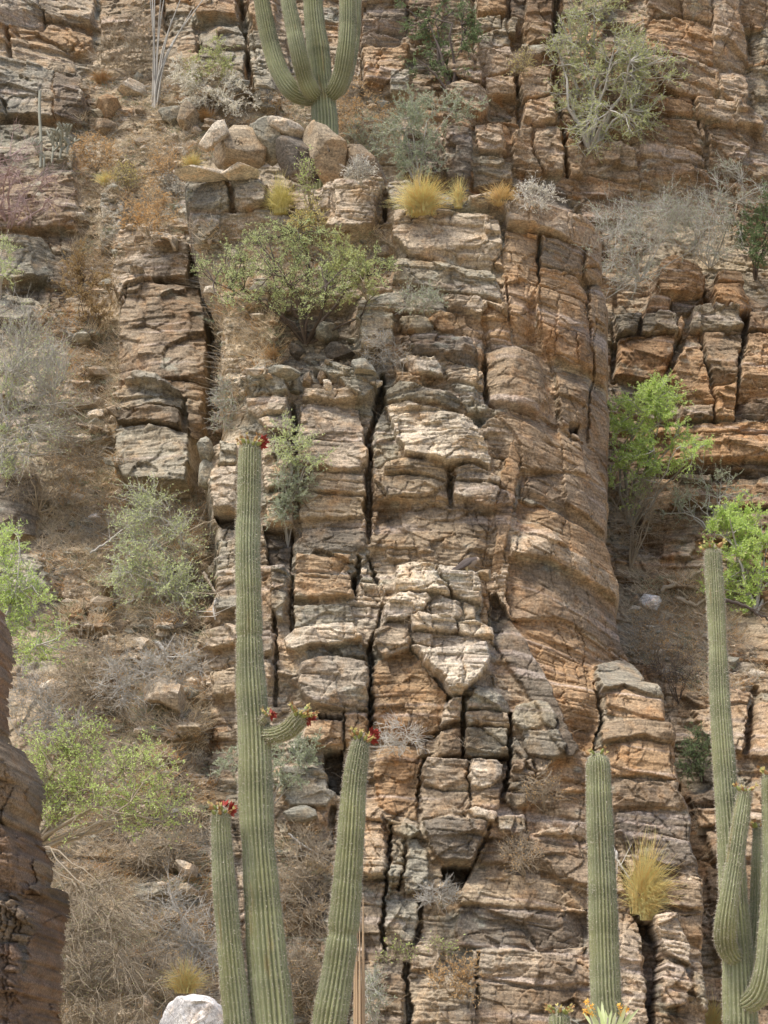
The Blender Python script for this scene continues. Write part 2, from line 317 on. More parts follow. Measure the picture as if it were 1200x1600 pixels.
BK = Field(base_back, -8.6, 8.8, -.3, 27.5, .0185, 100, dip_back)
BK.joints(.30, .75, .11, 'pgtobg')
soil = ["150,95 300,90 420,140 640,150 620,270 500,290 280,270 270,330 300,380 330,470 330,700 310,860 330,1000 320,1080 215,1060 170,1000 60,860 60,720 190,680 190,600 120,540 110,430 130,330 125,210",
        "-200,560 120,520 180,640 180,800 90,860 -200,900", "-200,860 200,1000 330,1200 330,1900 -200,1900", "960,880 1110,890 1260,1000 1260,1060 1060,1070 985,1040 960,960",
        "940,300 1260,300 1260,480 1180,470 1160,430 1020,420 950,470", "620,150 700,140 700,260 620,270"]
for s_ in soil: BK.patch('s', -.12, s_, .3, .3, .9, .85)
blk = """p .5 -120,-90 55,-90 65,20 70,33 68,55 20,52 -120,50
p .45 68,-90 150,-90 150,40 140,50 75,40 65,15
o .3 -120,52 70,57 80,45 145,48 147,75 140,88 120,92 -120,70
t .28 -120,72 118,82 118,115 110,120 60,118 -120,105
g .5 -120,107 50,110 88,125 87,195 50,190 -120,190
d .52 89,125 125,125 133,145 132,200 90,195
g .3 -120,198 70,205 110,215 120,250 115,290 60,285 -120,280
b .4 -120,290 60,285 120,290 125,340 118,360 -120,370
g .3 -120,372 70,375 85,400 80,440 -120,450
g .35 165,292 180,288 200,310 195,345 185,400 158,395 160,330
p .85 185,390 200,380 250,378 290,388 300,410 300,435 295,452 230,455 185,445 183,420
p .9 182,448 230,452 245,460 220,470 205,475 200,495 190,480 182,460
b .78 200,478 240,464 310,460 322,500 328,545 327,612 250,610 190,605 190,560 192,520 |keep=.5
b .68 190,607 250,612 322,614 322,705 300,692 295,640 250,625 190,622
g .92 185,635 220,610 245,612 290,635 290,655 240,654 190,665 183,660
d .95 186,665 240,656 285,660 288,688 240,677 190,678
g .82 187,681 240,679 298,692 300,740 295,770 200,762 185,740 186,700
g .25 -60,460 60,470 88,500 80,515 -60,500
t .4 90,870 170,860 175,925 165,937 105,938 85,920
o .45 105,941 137,939 138,988 110,985
o .45 140,939 170,945 165,990 141,988
g .3 60,1150 110,1140 120,1180 70,1190
g .3 120,1040 180,1035 190,1075 130,1085
p .35 215,1165 270,1170 285,1195 225,1200
t .3 170,1000 230,1010 235,1045 180,1040
d .3 240,960 300,955 310,985 250,990
g .35 262,855 300,850 305,895 268,900
p .3 110,660 165,655 175,690 120,700
b .3 95,560 150,550 160,590 100,600
g .3 100,500 150,495 160,530 110,540
p .3 -60,1200 150,1195 160,1235 -60,1240
g .3 -60,880 70,870 80,930 -60,940
p .35 90,600 140,605 150,640 95,640
t .3 60,1420 190,1410 200,1450 60,1460
g .3 100,1500 230,1490 240,1535 110,1540
p .4 240,1070 300,1085 292,1115 280,1160 220,1150 215,1100
w .5 283,1118 320,1118 335,1140 315,1156 285,1155
d .5 -100,740 60,745 65,780 55,840 -100,850
g .3 160,1210 210,1205 215,1290 165,1290
g .35 213,1205 272,1212 275,1295 218,1290
g .25 200,1380 330,1375 330,1400 190,1402
p .3 200,1300 270,1305 300,1330 290,1360 205,1350
o .42 300,-90 370,-90 370,30 308,35
g .38 310,38 370,36 385,80 380,150 350,170 315,150
o .4 376,-90 432,-90 430,40 415,66 390,35
g .38 388,68 420,62 435,110 430,172 400,172 395,120
b .2 150,-90 250,-90 255,60 160,70
b .3 566,-90 630,-90 635,72 600,76 566,74
o .27 566,79 610,82 640,78 630,115 600,140 570,150
b .2 640,-90 700,-90 690,60 650,80 637,60
g .3 610,120 640,115 638,150 610,152
o .45 742,-90 790,-90 790,28 775,33 745,28
g .4 742,38 780,35 785,54 745,64
g .42 745,68 790,57 800,83 750,90
p .45 740,94 800,87 805,110 790,123 755,130 742,110
p .42 755,134 800,127 805,155 760,160
d .2 795,-90 820,-90 818,35 795,30
g .35 785,36 810,40 805,63 785,58
b .45 822,-90 860,-90 862,20 862,46 818,44 822,20
t .45 818,48 861,50 860,76 820,78 815,60
g .42 815,82 855,84 858,98 830,100 812,95
p .47 820,118 855,118 862,140 860,160 835,168 815,165 808,130
p .45 820,172 862,165 868,200 832,203 818,190
p .42 835,207 870,203 880,250 875,280 848,275 832,240
t .35 800,215 828,207 830,240 845,275 830,280 800,270
b .3 870,190 895,195 900,220 880,225
t .33 882,228 905,230 910,282 886,286
d .45 632,216 645,203 690,208 692,240 690,285 632,280
d .47 694,208 735,213 737,225 735,290 725,295 694,288
b .35 690,185 740,185 745,200 735,211 690,203
p .35 742,203 785,205 790,245 745,250
g .3 735,255 800,260 800,290 740,300
p .75 700,95 712,83 730,88 750,130 748,148 720,140 697,130
p .65 693,145 720,143 760,155 763,180 745,195 730,185 700,160
b .25 1000,-90 1060,-90 1065,30 1010,30
p .45 1063,-90 1108,-90 1108,45 1066,30
p .38 1111,-90 1145,-90 1150,20 1165,80 1170,120 1112,100 1110,40
o .28 1005,35 1065,35 1110,55 1112,108 1060,98 1010,88
t .34 1015,93 1070,101 1120,113 1120,162 1060,158 1030,145
p .38 1122,115 1165,125 1175,155 1172,182 1122,162
o .28 1000,155 1050,157 1082,162 1080,190 1040,185 1000,175
p .5 1084,164 1140,170 1185,195 1190,212 1130,205 1086,190
b .2 1080,195 1100,195 1100,245 1060,235 1010,220 990,190
b .3 1102,200 1150,207 1180,215 1165,250 1150,265 1110,255
t .27 1000,222 1060,238 1105,247 1100,262 1040,260 1000,250
t .27 920,225 990,235 995,270 930,260
b .25 1005,253 1040,262 1105,268 1110,290 1050,285 1005,275
b .2 885,140 990,150 985,190 900,188
b 0 1145,-90 1290,-90 1290,38 1152,40
g .05 1160,44 1290,44 1290,98 1170,98
g 0 1165,102 1290,102 1290,180 1165,180
d .05 820,292 880,295 900,340 830,335
b .1 905,290 990,300 990,345 910,345
o .75 1028,425 1050,417 1088,430 1095,460 1090,474 1022,474 1020,460
o .65 1010,477 1042,477 1040,498 1005,500
d .3 1045,479 1095,478 1070,500 1045,499
o .7 1112,450 1120,437 1150,438 1158,457 1112,459
o .68 1110,462 1150,461 1168,495 1150,505 1110,487
g .55 960,505 1000,500 990,532 962,532
g .58 1003,503 1050,502 1055,533 998,533
o .52 965,536 1000,536 1050,536 1045,570 1030,602 960,592
o .5 1058,505 1066,520 1060,535 1053,530
g .64 1078,495 1110,490 1145,500 1158,526 1075,527
o .53 1070,531 1087,531 1095,580 1105,610 1110,638 1060,638 1040,600 1060,560
b .58 1090,531 1158,530 1150,570 1145,605 1112,610 1100,580
o .52 1112,614 1145,611 1145,664 1113,664
b .45 1060,641 1110,641 1110,664 1060,662
b .55 1165,500 1290,500 1290,528 1165,527
o .55 1164,533 1290,531 1290,630 1150,632 1152,590 1160,560
d .42 1150,635 1290,633 1290,665 1150,665
o .33 960,668 1290,668 1290,684 960,683
o .4 1000,687 1290,690 1290,725 1000,725
d .05 1000,728 1290,728 1290,745 1000,748
g .45 1052,752 1110,747 1105,765 1060,766
o .33 1000,770 1290,760 1290,800 1000,800
b .22 1000,805 1290,805 1290,850 1000,850
p .35 1065,1090 1110,1070 1172,1085 1165,1100 1100,1110
p .4 1078,1112 1163,1106 1160,1140 1155,1180 1092,1150
p .38 1178,1100 1290,1100 1290,1200 1172,1185
d .35 1070,1245 1110,1240 1115,1260 1080,1262
p .35 1080,1266 1120,1264 1130,1290 1090,1295
p .3 1100,1300 1180,1295 1200,1340 1110,1345
b .35 1100,1350 1290,1350 1290,1420 1110,1425
g .3 1110,1430 1290,1425 1290,1500 1115,1500"""
def run(fl, txt):
    lines = txt.strip().split("\n"); neg = [l for l in lines if float(l.split()[1]) < -.3]
    for ln in [l for l in lines if l not in neg]+['fill']+neg:
        if ln == 'fill': fl.fill(); continue
        a, o_, r = ln.split(" ", 2)
        extra = {}
        if "|" in r:
            r, e = r.split("|"); extra = dict((k, float(v)) for k, v in (q.split("=") for q in e.split()))
        fl.block(a, float(o_), r, **extra)
run(BK, blk)
for c in ((6, .5, "13,50 18,103"), (9, .7, "372,-60 376,0 386,70 392,160"), (8, .6, "250,-60 252,0 262,50"), (9, .7, "298,-60 300,0 306,40 316,95"), (6, .6, "562,-60 563,60 567,150"),
          (5, .5, "195,497 205,472 245,460 300,456"), (7, .7, "327,470 331,560 328,640 322,700"), (4, .4, "186,680 240,678 300,690"), (7, .6, "738,-60 740,60 738,130"),
          (6, .5, "792,-60 793,60 806,120 812,200"), (7, .6, "870,-60 866,60 872,150 878,200 884,280"), (5, .4, "1112,300 1090,200 1083,160"),
          (4, .4, "1063,500 1068,520 1055,545 1038,580"), (4, .4, "1090,530 1098,580 1112,640 1112,668"), (5, .5, "1160,500 1160,530 1148,580 1146,665"), (6, .5, "955,500 958,600"),
          (8, .7, "1185,1075 1172,1120 1166,1175"), (5, .5, "1098,460 1100,480 1110,500"), (6, .5, "136,130 134,200"), (5, .4, "0,165 12,175 14,195"), (5, .4, "1175,40 1172,75"),
          (9, .5, "960,450 965,520 960,600"), (10, .5, "1000,745 1100,742 1200,740")):
    BK.crack(*c)
BK.rust = np.clip(ss((BK.px-560)/250)*.42+.14, 0, 1); BK.stains(); BK.facets(.70, .06, .20); BK.facets(.32, .036, .24); BK.facets(.13, .012, .22); BK.strata(.8); BK.finish(); BK.mask = np.ones(BK.X.shape, bool)

# --- the buttress in the middle
BT = Field(base_but, -3.9, 5.9, -.3, 21.5, .0142, 300, dip_but)
BT.joints(.27, .62, .09, 'ptgpb')
BT.patch('s', -.25, "300,350 500,372 610,360 615,440 560,470 430,470 330,460", .2, .5, .8, .8)
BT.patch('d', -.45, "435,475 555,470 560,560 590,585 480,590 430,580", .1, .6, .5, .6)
BT.patch('s', -.25, "330,470 430,470 430,560 375,585 370,680 335,690", .15, .5, .7, .7)
blk = """g .3 283,272 355,272 360,330 350,335 283,335
g .35 362,270 400,272 420,290 415,325 380,335 368,330
g .2 283,340 345,338 345,380 300,385
p .4 507,283 520,278 590,281 602,297 590,318 585,345 580,362 500,372 495,350 505,320
g .2 606,290 640,280 720,290 728,330 650,333 612,337
p .42 612,339 650,334 777,352 784,400 766,427 700,420 640,408 615,380 |tz=-.1
g .34 617,412 700,422 765,430 780,460 783,480 747,472 683,463 615,447
p .42 690,466 750,475 790,490 793,503 770,506 735,495 700,487
g .25 560,475 600,465 640,462 690,469 700,490 660,500 600,492 560,488
g .34 558,495 565,486 610,488 614,500 613,545 600,552 565,548
g .3 625,503 665,500 680,515 660,523 635,525 622,518
o .22 668,505 690,490 735,498 752,505 757,535 757,580 748,577 745,555 735,532 700,524 680,520
d .4 635,545 625,535 650,526 700,527 735,535 748,560 747,573 730,577 690,572 650,567 |rnd=.2 R=.2
b .34 757,537 800,540 837,557 850,600 854,636 838,651 800,642 765,636 757,625 |rnd=.18 R=.16 keep=.5
o .12 760,482 795,502 800,537 757,533 752,500
w .42 624,570 640,565 680,570 693,583 692,598 660,592 640,590
o .34 617,592 655,594 658,612 622,608
g .5 603,615 625,608 665,618 700,625 718,632 720,640 712,647 680,640 640,635 605,633 601,625
p .27 695,575 750,583 757,600 755,612 700,603
g .22 702,607 755,615 765,640 755,652 730,650 719,630
w .6 603,640 640,637 733,660 750,690 765,720 765,737 730,730 697,735 633,722 617,687 |tz=-.22
g .22 590,650 600,645 615,690 622,722 600,728 585,735 583,700
t .4 600,731 632,726 695,738 697,757 640,748 600,746
t .32 585,750 640,751 698,760 702,787 690,790 640,786 588,790
p .45 708,740 735,733 785,757 788,769 760,763 712,757
p .43 710,760 765,766 788,772 782,795 765,800 712,785 706,780
b .12 590,796 640,792 700,793 765,805 775,850 770,895 760,903 700,885 650,880 605,875 600,850 585,830 |keep=.5
o .2 770,800 785,740 800,690 812,720 803,780 792,850 780,903 768,890 776,830
w .46 620,887 640,882 678,890 700,922 704,938 670,935 618,930 |tz=-.2
w .52 681,890 720,895 745,905 752,920 748,947 725,942 707,935 702,918 686,906
o .12 754,925 764,927 763,982 750,980
w .44 602,950 625,932 665,937 670,945 664,960 640,972 605,975 595,985
p .40 670,941 690,938 715,945 723,965 715,975 690,975 667,962
t .35 720,946 743,952 742,975 727,975
p .37 586,990 600,979 638,978 640,1015 640,1025 595,1030 585,1010
w .52 642,970 655,966 710,975 714,994 700,996 660,989 643,989
w .5 714,981 740,978 768,988 768,1002 735,1003 717,997
p .40 642,992 700,999 765,1005 760,1015 700,1019 650,1011 642,1005
w .72 642,1014 677,1023 760,1014 765,1047 733,1083 720,1093 700,1090 693,1070 667,1047 |tz=-.1 rnd=.16
o .15 588,1033 640,1018 665,1050 690,1075 699,1097 690,1110 682,1140 675,1158 640,1163 590,1150 583,1100 582,1050
p .4 703,1097 721,1095 720,1130 710,1132 687,1138 692,1118
b .38 688,1145 721,1142 723,1182 705,1187 684,1183
g .5 728,1104 745,1080 775,1083 793,1105 794,1118 760,1113 727,1118 |rnd=.2
t .48 726,1120 760,1115 796,1121 796,1141 760,1138 725,1138
g .46 725,1141 760,1141 796,1144 794,1182 750,1188 726,1182
d .24 766,930 775,925 800,965 850,1060 880,1130 900,1180 884,1196 852,1150 822,1085 790,1040 770,1010 |tx=.5
g .42 799,1130 803,1107 835,1100 852,1105 868,1130 866,1147 850,1140 812,1148
g .46 815,1145 868,1150 880,1172 875,1187 840,1190 820,1182
g .4 796,1152 812,1165 822,1188 812,1210 796,1203
b .16 765,647 800,645 880,680 925,700 945,730 955,768 900,745 850,740 815,735 812,700 800,680 |keep=.5
b .12 814,740 850,743 905,750 955,775 958,830 950,848 900,820 850,790 812,775 |keep=.5
o .2 809,780 850,793 900,823 950,853 965,875 970,913 920,888 870,858 835,838 805,828 |keep=.5
p .36 800,834 855,832 890,870 940,897 973,920 975,943 920,918 860,880 800,870 |rnd=.16 keep=.5
b .1 795,873 850,882 900,907 975,948 980,1010 968,1030 930,1000 870,970 800,963 790,930 |keep=.5
o .06 800,966 870,973 900,985 935,1010 966,1034 930,1042 925,1060 935,1110 930,1170 900,1178 870,1110 840,1040 |keep=.5
p .55 730,312 780,318 850,328 900,343 925,363 946,393 943,405 905,395 870,380 790,362 785,340 735,330 |rnd=.16
o .22 787,366 842,377 838,400 840,460 836,500 838,538 803,535 797,500 785,470 785,430 772,420 787,400 |keep=.5
b .33 846,379 905,394 912,410 909,438 899,437 843,420
b .38 914,397 943,408 948,430 940,445 920,448 911,436
o .33 843,423 899,440 914,468 914,479 839,455 |keep=.5
o .38 837,458 912,482 917,525 925,560 923,585 880,572 852,557 841,520 835,490 |keep=.5
b .34 916,452 940,450 952,480 950,500 955,540 958,570 950,590 927,588 921,550 917,500 919,475
b .25 868,582 895,584 917,605 916,640 914,664 900,670 880,670 869,640
b .12 920,608 940,612 957,625 960,720 951,768 935,738 918,690 919,640
p .42 665,1188 728,1188 731,1225 730,1237 690,1238 662,1225 660,1200
w .48 732,1189 775,1190 783,1200 782,1225 765,1237 745,1238 734,1232
b .32 660,1229 690,1240 732,1241 733,1268 728,1278 690,1278 662,1283
b .34 735,1241 782,1237 780,1263 770,1272 736,1266
w .5 728,1272 740,1267 775,1274 770,1287 740,1284
d .56 662,1287 700,1281 760,1289 755,1310 745,1335 735,1350 700,1350 680,1340 668,1310 |rnd=.18 tz=.12
p .38 797,1192 830,1192 833,1218 802,1221 793,1215
p .36 833,1190 860,1190 850,1214 836,1218
g .4 795,1225 830,1223 825,1239 791,1237
g .38 787,1243 820,1241 822,1260 800,1265 786,1255
g .42 772,1281 820,1273 820,1300 805,1310 780,1301
o .16 863,1190 915,1187 918,1240 852,1240 837,1222
b .1 830,1244 918,1243 918,1280 826,1280
p .22 822,1284 918,1284 918,1310 860,1306 822,1308
b .16 824,1311 920,1313 920,1385 870,1375 826,1360
b .22 765,1312 818,1315 815,1357 752,1350
t .18 740,1357 830,1372 865,1382 920,1393 920,1420 850,1423 717,1413 722,1390
d .12 715,1418 920,1426 925,1480 800,1484 712,1478
p .28 735,1484 860,1487 930,1492 935,1535 840,1543 740,1525
b .2 740,1530 840,1547 932,1547 940,1640 730,1640
o .12 590,1166 655,1166 660,1220 652,1282 605,1270 590,1262 585,1200
p .42 567,1269 590,1266 601,1275 598,1287 570,1284
p .38 558,1288 598,1289 605,1330 600,1370 580,1373 555,1368
g .34 604,1278 640,1290 658,1300 640,1312 606,1300
g .17 613,1313 632,1313 628,1350 612,1350
g .2 636,1312 652,1312 670,1335 672,1390 632,1398 630,1370
g .25 606,1353 629,1353 624,1384 606,1384
b .15 560,1377 600,1380 598,1420 595,1500 570,1500 560,1440
g .14 604,1406 653,1405 657,1420 645,1478 622,1485 602,1460
p .2 645,1478 690,1477 680,1517 641,1515
b .15 570,1517 632,1522 628,1640 565,1640
t .18 643,1525 733,1522 738,1640 645,1640
g .5 925,1047 960,1036 995,1045 1010,1060 1002,1070 1040,1080 1040,1094 1000,1089 970,1079 938,1084 928,1070 |rnd=.16
o .34 941,1087 970,1082 1000,1093 1040,1097 1042,1120 1050,1128 1000,1128 970,1126 947,1118
b .42 937,1132 970,1130 1050,1133 1062,1142 1065,1165 1000,1154 940,1164
o .2 932,1170 1000,1159 1068,1168 1070,1225 1000,1214 925,1213
b .14 922,1216 1000,1218 1080,1230 1082,1268 1000,1263 927,1263 |keep=.5
d .2 962,1270 1040,1268 1085,1274 1090,1315 1085,1325 1095,1332 1108,1380 1080,1370 1000,1365 968,1300 |keep=.5
b .16 1030,1374 1105,1380 1105,1420 1042,1420
b .15 1015,1424 1110,1424 1115,1480 1076,1475 1055,1430
p .22 930,1440 990,1440 998,1500 1008,1540 1010,1640 945,1640 935,1500
w .42 1022,1430 1053,1428 1074,1475 1075,1508 1060,1500 1037,1490 1024,1460
p .42 1035,1500 1068,1510 1078,1540 1065,1570 1040,1575 1030,1550
g .35 1080,1515 1105,1530 1115,1580 1095,1580 1082,1550
p .44 475,615 560,616 565,628 530,634 475,627
p .38 472,633 530,638 560,640 570,690 575,720 565,740 520,745 470,733 464,700
t .28 468,742 570,749 572,775 470,771
t .22 466,775 572,779 577,805 540,812 465,810
d .12 463,827 520,823 570,832 572,862 548,868 463,864
o .17 463,868 546,871 543,895 462,895
o .27 461,898 550,899 554,935 460,938
g .2 458,947 550,947 555,972 500,978 460,985
w .56 445,1000 460,990 550,977 560,995 565,1005 520,1015 460,1022 447,1015
g .34 475,1025 505,1019 515,1028 480,1038
g .34 526,1016 565,1010 570,1030 535,1032
p .52 472,1042 500,1032 535,1033 575,1038 577,1070 572,1110 535,1112 490,1108 470,1090 465,1060 |tz=-.15 rnd=.18
o .28 480,1131 535,1129 533,1165 500,1172 478,1160
o .2 537,1116 575,1115 572,1165 540,1165
g .46 490,577 515,570 560,580 592,597 595,606 588,615 560,603 525,595
g .44 527,598 570,604 585,617 580,625 565,635 537,613
g .42 375,592 420,585 446,590 448,618 400,624 385,612
p .38 387,626 448,624 450,650 402,655 390,645
p .34 402,658 453,653 455,680 418,675
g .44 345,697 372,702 370,732 342,734
p .42 335,738 372,736 372,800 333,800 330,760
p .24 410,682 458,705 460,760 415,770 410,720
t .2 415,775 458,775 458,818 418,820
g .38 335,942 372,936 374,960 342,962
p .38 312,992 350,981 372,985 374,1010 330,1018 314,1010
p .32 410,992 432,990 428,1025 412,1030
p .3 408,1036 425,1035 425,1070 410,1075
t .35 330,1050 372,1050 372,1090 335,1094
g .3 425,890 447,885 450,930 440,970 425,960
g .3 440,1200 520,1205 525,1240 510,1262 455,1262 440,1240
b .3 448,1275 500,1270 510,1285 500,1300 450,1300
d .25 470,1350 510,1352 505,1430 480,1440 462,1400
b .2 500,1440 530,1430 528,1500 500,1510
g .2 440,1520 500,1515 520,1560 440,1570
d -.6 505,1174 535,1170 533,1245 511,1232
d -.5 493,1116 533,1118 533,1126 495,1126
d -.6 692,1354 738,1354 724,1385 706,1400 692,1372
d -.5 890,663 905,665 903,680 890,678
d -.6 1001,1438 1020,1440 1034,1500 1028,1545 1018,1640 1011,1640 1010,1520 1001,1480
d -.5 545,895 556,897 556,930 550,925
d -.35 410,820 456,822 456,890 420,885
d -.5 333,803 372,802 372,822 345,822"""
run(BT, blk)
for c in ((11, .9, "597,590 592,640 578,680 576,705"), (7, .9, "578,690 577,760 574,800 577,850"), (5, .7, "577,1005 577,1060 580,1160"), (7, .7, "457,630 460,670 462,710"), (6, .7, "604,293 600,345"),
          (8, .7, "361,272 366,332"), (6, .7, "660,1405 657,1447 637,1500 633,1523 640,1573 636,1640"), (4, .5, "611,1290 608,1350 600,1400 598,1500"), (3, .4, "634,1310 628,1370 622,1390"),
          (4, .5, "660,1190 655,1240 655,1300"), (4, .6, "724,1094 723,1190"), (5, .6, "797,1120 796,1190 785,1255"), (4, .5, "818,1260 822,1320"), (6, .7, "929,1070 937,1110 940,1130"), (5, .5, "938,1130 930,1175"),
          (3, .5, "765,925 764,985"), (3, .4, "678,889 690,910 706,940"), (3, .4, "753,477 755,493"), (6, .6, "757,505 757,590 760,636 850,655 900,690"), (3, .25, "842,372 840,460 845,530 868,590 872,660"),
          (3, .25, "918,450 920,520 926,590 918,620 917,690"), (5, .5, "640,1010 668,1050 695,1078 702,1095"), (6, .6, "702,735 704,790"), (8, .7, "955,1275 968,1330 990,1410 1003,1440"),
          (4, .4, "745,1490 748,1540 744,1600"), (5, .5, "456,822 456,900 456,985"), (6, .5, "560,870 556,935"), (4, .4, "575,870 600,945 578,1010"), (4, .4, "660,1185 725,1189 790,1187"),
          (3, .3, "733,1190 733,1270"), (4, .4, "722,1385 760,1310 765,1290"), (4, .4, "640,1163 700,1140"), (5, .5, "428,960 432,1030 430,1100"), (3, .35, "537,1112 538,1170"), (4, .35, "783,400 795,500"),
          (6, .5, "520,1260 512,1350 500,1430")):
    BT.crack(*c)
OUT = ptsof("278,262 400,258 425,285 500,276 600,278 640,275 735,308 850,322 905,340 935,365 948,395 950,450 957,500 960,560 962,700 958,850 975,915 982,1010 1000,1042 1040,1075 1055,1125 1066,1140 1072,1230 1090,1262 1098,1330 1112,1380 1116,1500 1120,1600 1150,2000 250,2000 292,1600 285,1400 300,1300 318,1150 300,1010 305,960 325,930 325,850 305,700 335,680 335,480 300,400 280,330")
W = at(OUT[:, 0], OUT[:, 1], base_but(OUT[:, 0], OUT[:, 1]))
d = sdf(W[:, [0, 2]], BT.wx, BT.wz)
BT.rust = ss((BT.px-760)/60)*.30+.10; BT.stains(); BT.calm = ss((BT.px-770)/50)*ss((1240-BT.py)/60)*ss((BT.py-630)/40)+.5*ss((BT.px-770)/50)*ss((640-BT.py)/40); BT.facets(.62, .055, .20); BT.facets(.28, .034, .24); BT.facets(.11, .011, .22); BT.strata(.8)
rim = np.clip(1-d/.22, 0, 1)
isr = ss((BT.px-850)/120)*ss((BT.py-340)/60); istop = ss((420-BT.py)/60)*ss((960-BT.px)/60)
BT.H -= rim**2.4*(1.6+3.4*istop+.8*isr)
BT.finish(); BT.mask = d > -.005
R_ROCK = rock_mat("layered_gneiss", .05); R_BACK = rock_mat("back_gneiss", .1)  # back cliff uses the same rock colouring, only its bedding tilt differs
BT.mesh('cliff_buttress', R_ROCK, BT.mask)['kind'] = 'structure'
cls = BK.soft > .45
def soil_build(n, b):
    L = n.links.new; a = N(n, "ShaderNodeAttribute"); a.attribute_name = 'Col'; tc = N(n, "ShaderNodeTexCoord")
    f1 = N(n, "ShaderNodeTexNoise", Scale=14.0, Detail=8.0, Roughness=.75); L(tc.outputs['Object'], f1.inputs['Vector'])
    r = N(n, "ShaderNodeMapRange"); r.inputs[1].default_value = .35; r.inputs[2].default_value = .65; r.inputs[3].default_value = .5; r.inputs[4].default_value = 1.4; L(f1.outputs[0], r.inputs[0])
    m = N(n, "ShaderNodeVectorMath", operation='SCALE'); L(a.outputs['Color'], m.inputs[0]); L(r.outputs[0], m.inputs['Scale']); L(m.outputs[0], b.inputs['Base Color'])
    bu = N(n, "ShaderNodeBump", Strength=.8, Distance=.05); L(f1.outputs[0], bu.inputs['Height']); L(bu.outputs[0], b.inputs['Normal']); b.inputs['Roughness'].default_value = 1; b.inputs['Specular IOR Level'].default_value = .1
SOIL = mat("stony_soil", soil_build)
BK.mesh('cliff', R_BACK, BK.mask, ~cls)['kind'] = 'structure'
BK.mesh('hillside', SOIL, BK.mask, cls)['kind'] = 'structure'

# --- near outcrop at the left edge
def base_fg(px, py): return 21.5+0*px+.004*np.maximum(px+20, 0)
FG = Field(base_fg, -5.2, -2.6, -.2, 9.5, .0095, 500, lambda X, Z, a, b: Z+.8*X*0+.1*X)
FG.joints(.30, .33, .17, 'rbdb', .16)
run(FG, """b .3 -120,1150 30,1152 45,1175 60,1215 66,1240 45,1290 -120,1280
r .25 -120,1000 0,1005 3,1120 -120,1130
r .2 -120,1285 45,1293 60,1335 40,1400 -120,1400
d .3 48,1180 70,1220 70,1240 48,1288 40,1250
b .35 50,1335 75,1340 78,1360 68,1400 45,1390
b .4 -120,1420 30,1412 60,1440 70,1475 -120,1480
r .38 -120,1483 40,1478 48,1530 45,1640 -120,1640
r .2 52,1480 80,1420 98,1430 95,1520 90,1640 50,1640""")
FG.rust = .15; FG.stains(); FG.strata(1.2); FG.facets(.42, .10, .45, 1.); FG.facets(.15, .03, .4, 1.); FG.H += .05*fbm(FG.X*2.8, FG.Z*2.8, 911, 6, .6)+.03*np.abs(fbm(FG.X*9, FG.Z*9, 912, 4))
O2 = ptsof("-300,900 -20,925 -12,945 -8,985 -10,1060 -14,1105 -18,1140 -5,1145 12,1150 26,1168 36,1192 52,1218 52,1242 36,1290 60,1332 61,1350 54,1372 78,1378 84,1422 79,1500 74,1600 78,1900 -300,1900")
W = at(O2[:, 0], O2[:, 1], base_fg(O2[:, 0], O2[:, 1])); d = sdf(W[:, [0, 2]], FG.wx, FG.wz)
FG.H -= np.clip(1-d/.16, 0, 1)**2.2*1.3; FG.finish(); FG.mask = d > -.005
FG.mesh('rock_outcrop', rock_mat("rusty_gneiss", -.25, 6.0, 1.9, bump=.9), FG.mask)['kind'] = 'structure'
FS = [BT, BK]
# --- ground
gx = np.linspace(-60, 60, 61); gy = np.linspace(-60, 60, 61); GX, GY = np.meshgrid(gx, gy); GZ = .12*fbm(GX*.2, GY*.2, 3, 3)-.1
i_ = np.arange(61*61).reshape(61, 61); Q = np.stack([i_[:-1, :-1], i_[:-1, 1:], i_[1:, 1:], i_[1:, :-1]], -1).reshape(-1, 4)
mesh_obj('ground', np.stack([GX, GY, GZ], -1).reshape(-1, 3), Q, SOIL, cols=np.tile(np.array(TONE['s']), (61*61, 1)))['kind'] = 'structure'
#PART2
# ------------------------------------------------------------------ materials for plants
def cactus_build(n, b):
    L = n.links.new; tc = N(n, "ShaderNodeTexCoord"); mp = N(n, "ShaderNodeMapping"); mp.inputs['Scale'].default_value = (1, 1, .35); L(tc.outputs['Object'], mp.inputs[0])
    t = N(n, "ShaderNodeTexNoise", Scale=2.2, Detail=6.0, Roughness=.65); L(mp.outputs[0], t.inputs['Vector'])
    r = N(n, "ShaderNodeValToRGB"); e = r.color_ramp.elements; e[0].position = .3; e[0].color = (.265, .27, .12, 1); e[1].position = .7; e[1].color = (.295, .32, .195, 1); L(t.outputs[0], r.inputs[0])
    t2 = N(n, "ShaderNodeTexNoise", Scale=60.0, Detail=3.0); L(tc.outputs['Object'], t2.inputs['Vector'])
    m = N(n, "ShaderNodeMapRange"); m.inputs[1].default_value = .66; m.inputs[2].default_value = .74; m.inputs[4].default_value = .6; L(t2.outputs[0], m.inputs[0])
    x = N(n, "ShaderNodeMix", data_type='RGBA'); L(r.outputs[0], x.inputs[6]); x.inputs[7].default_value = (.20, .16, .09, 1); L(m.outputs[0], x.inputs[0])
    a = N(n, "ShaderNodeAttribute"); a.attribute_name = 'Col'; y = N(n, "ShaderNodeVectorMath", operation='MULTIPLY'); L(x.outputs[2], y.inputs[0]); L(a.outputs['Color'], y.inputs[1])
    L(y.outputs[0], b.inputs['Base Color']); b.inputs['Roughness'].default_value = .55; b.inputs['Specular IOR Level'].default_value = .3
CACTUS = mat("saguaro_skin", cactus_build)
SPINE = leaf_mat("pale_spines", (.42, .38, .30), (.60, .54, .44), 0)
RED = leaf_mat("red_fruit", (.33, .035, .03), (.26, .06, .04), 0); BUD = leaf_mat("green_bud", (.20, .27, .06), (.33, .34, .13), 0)
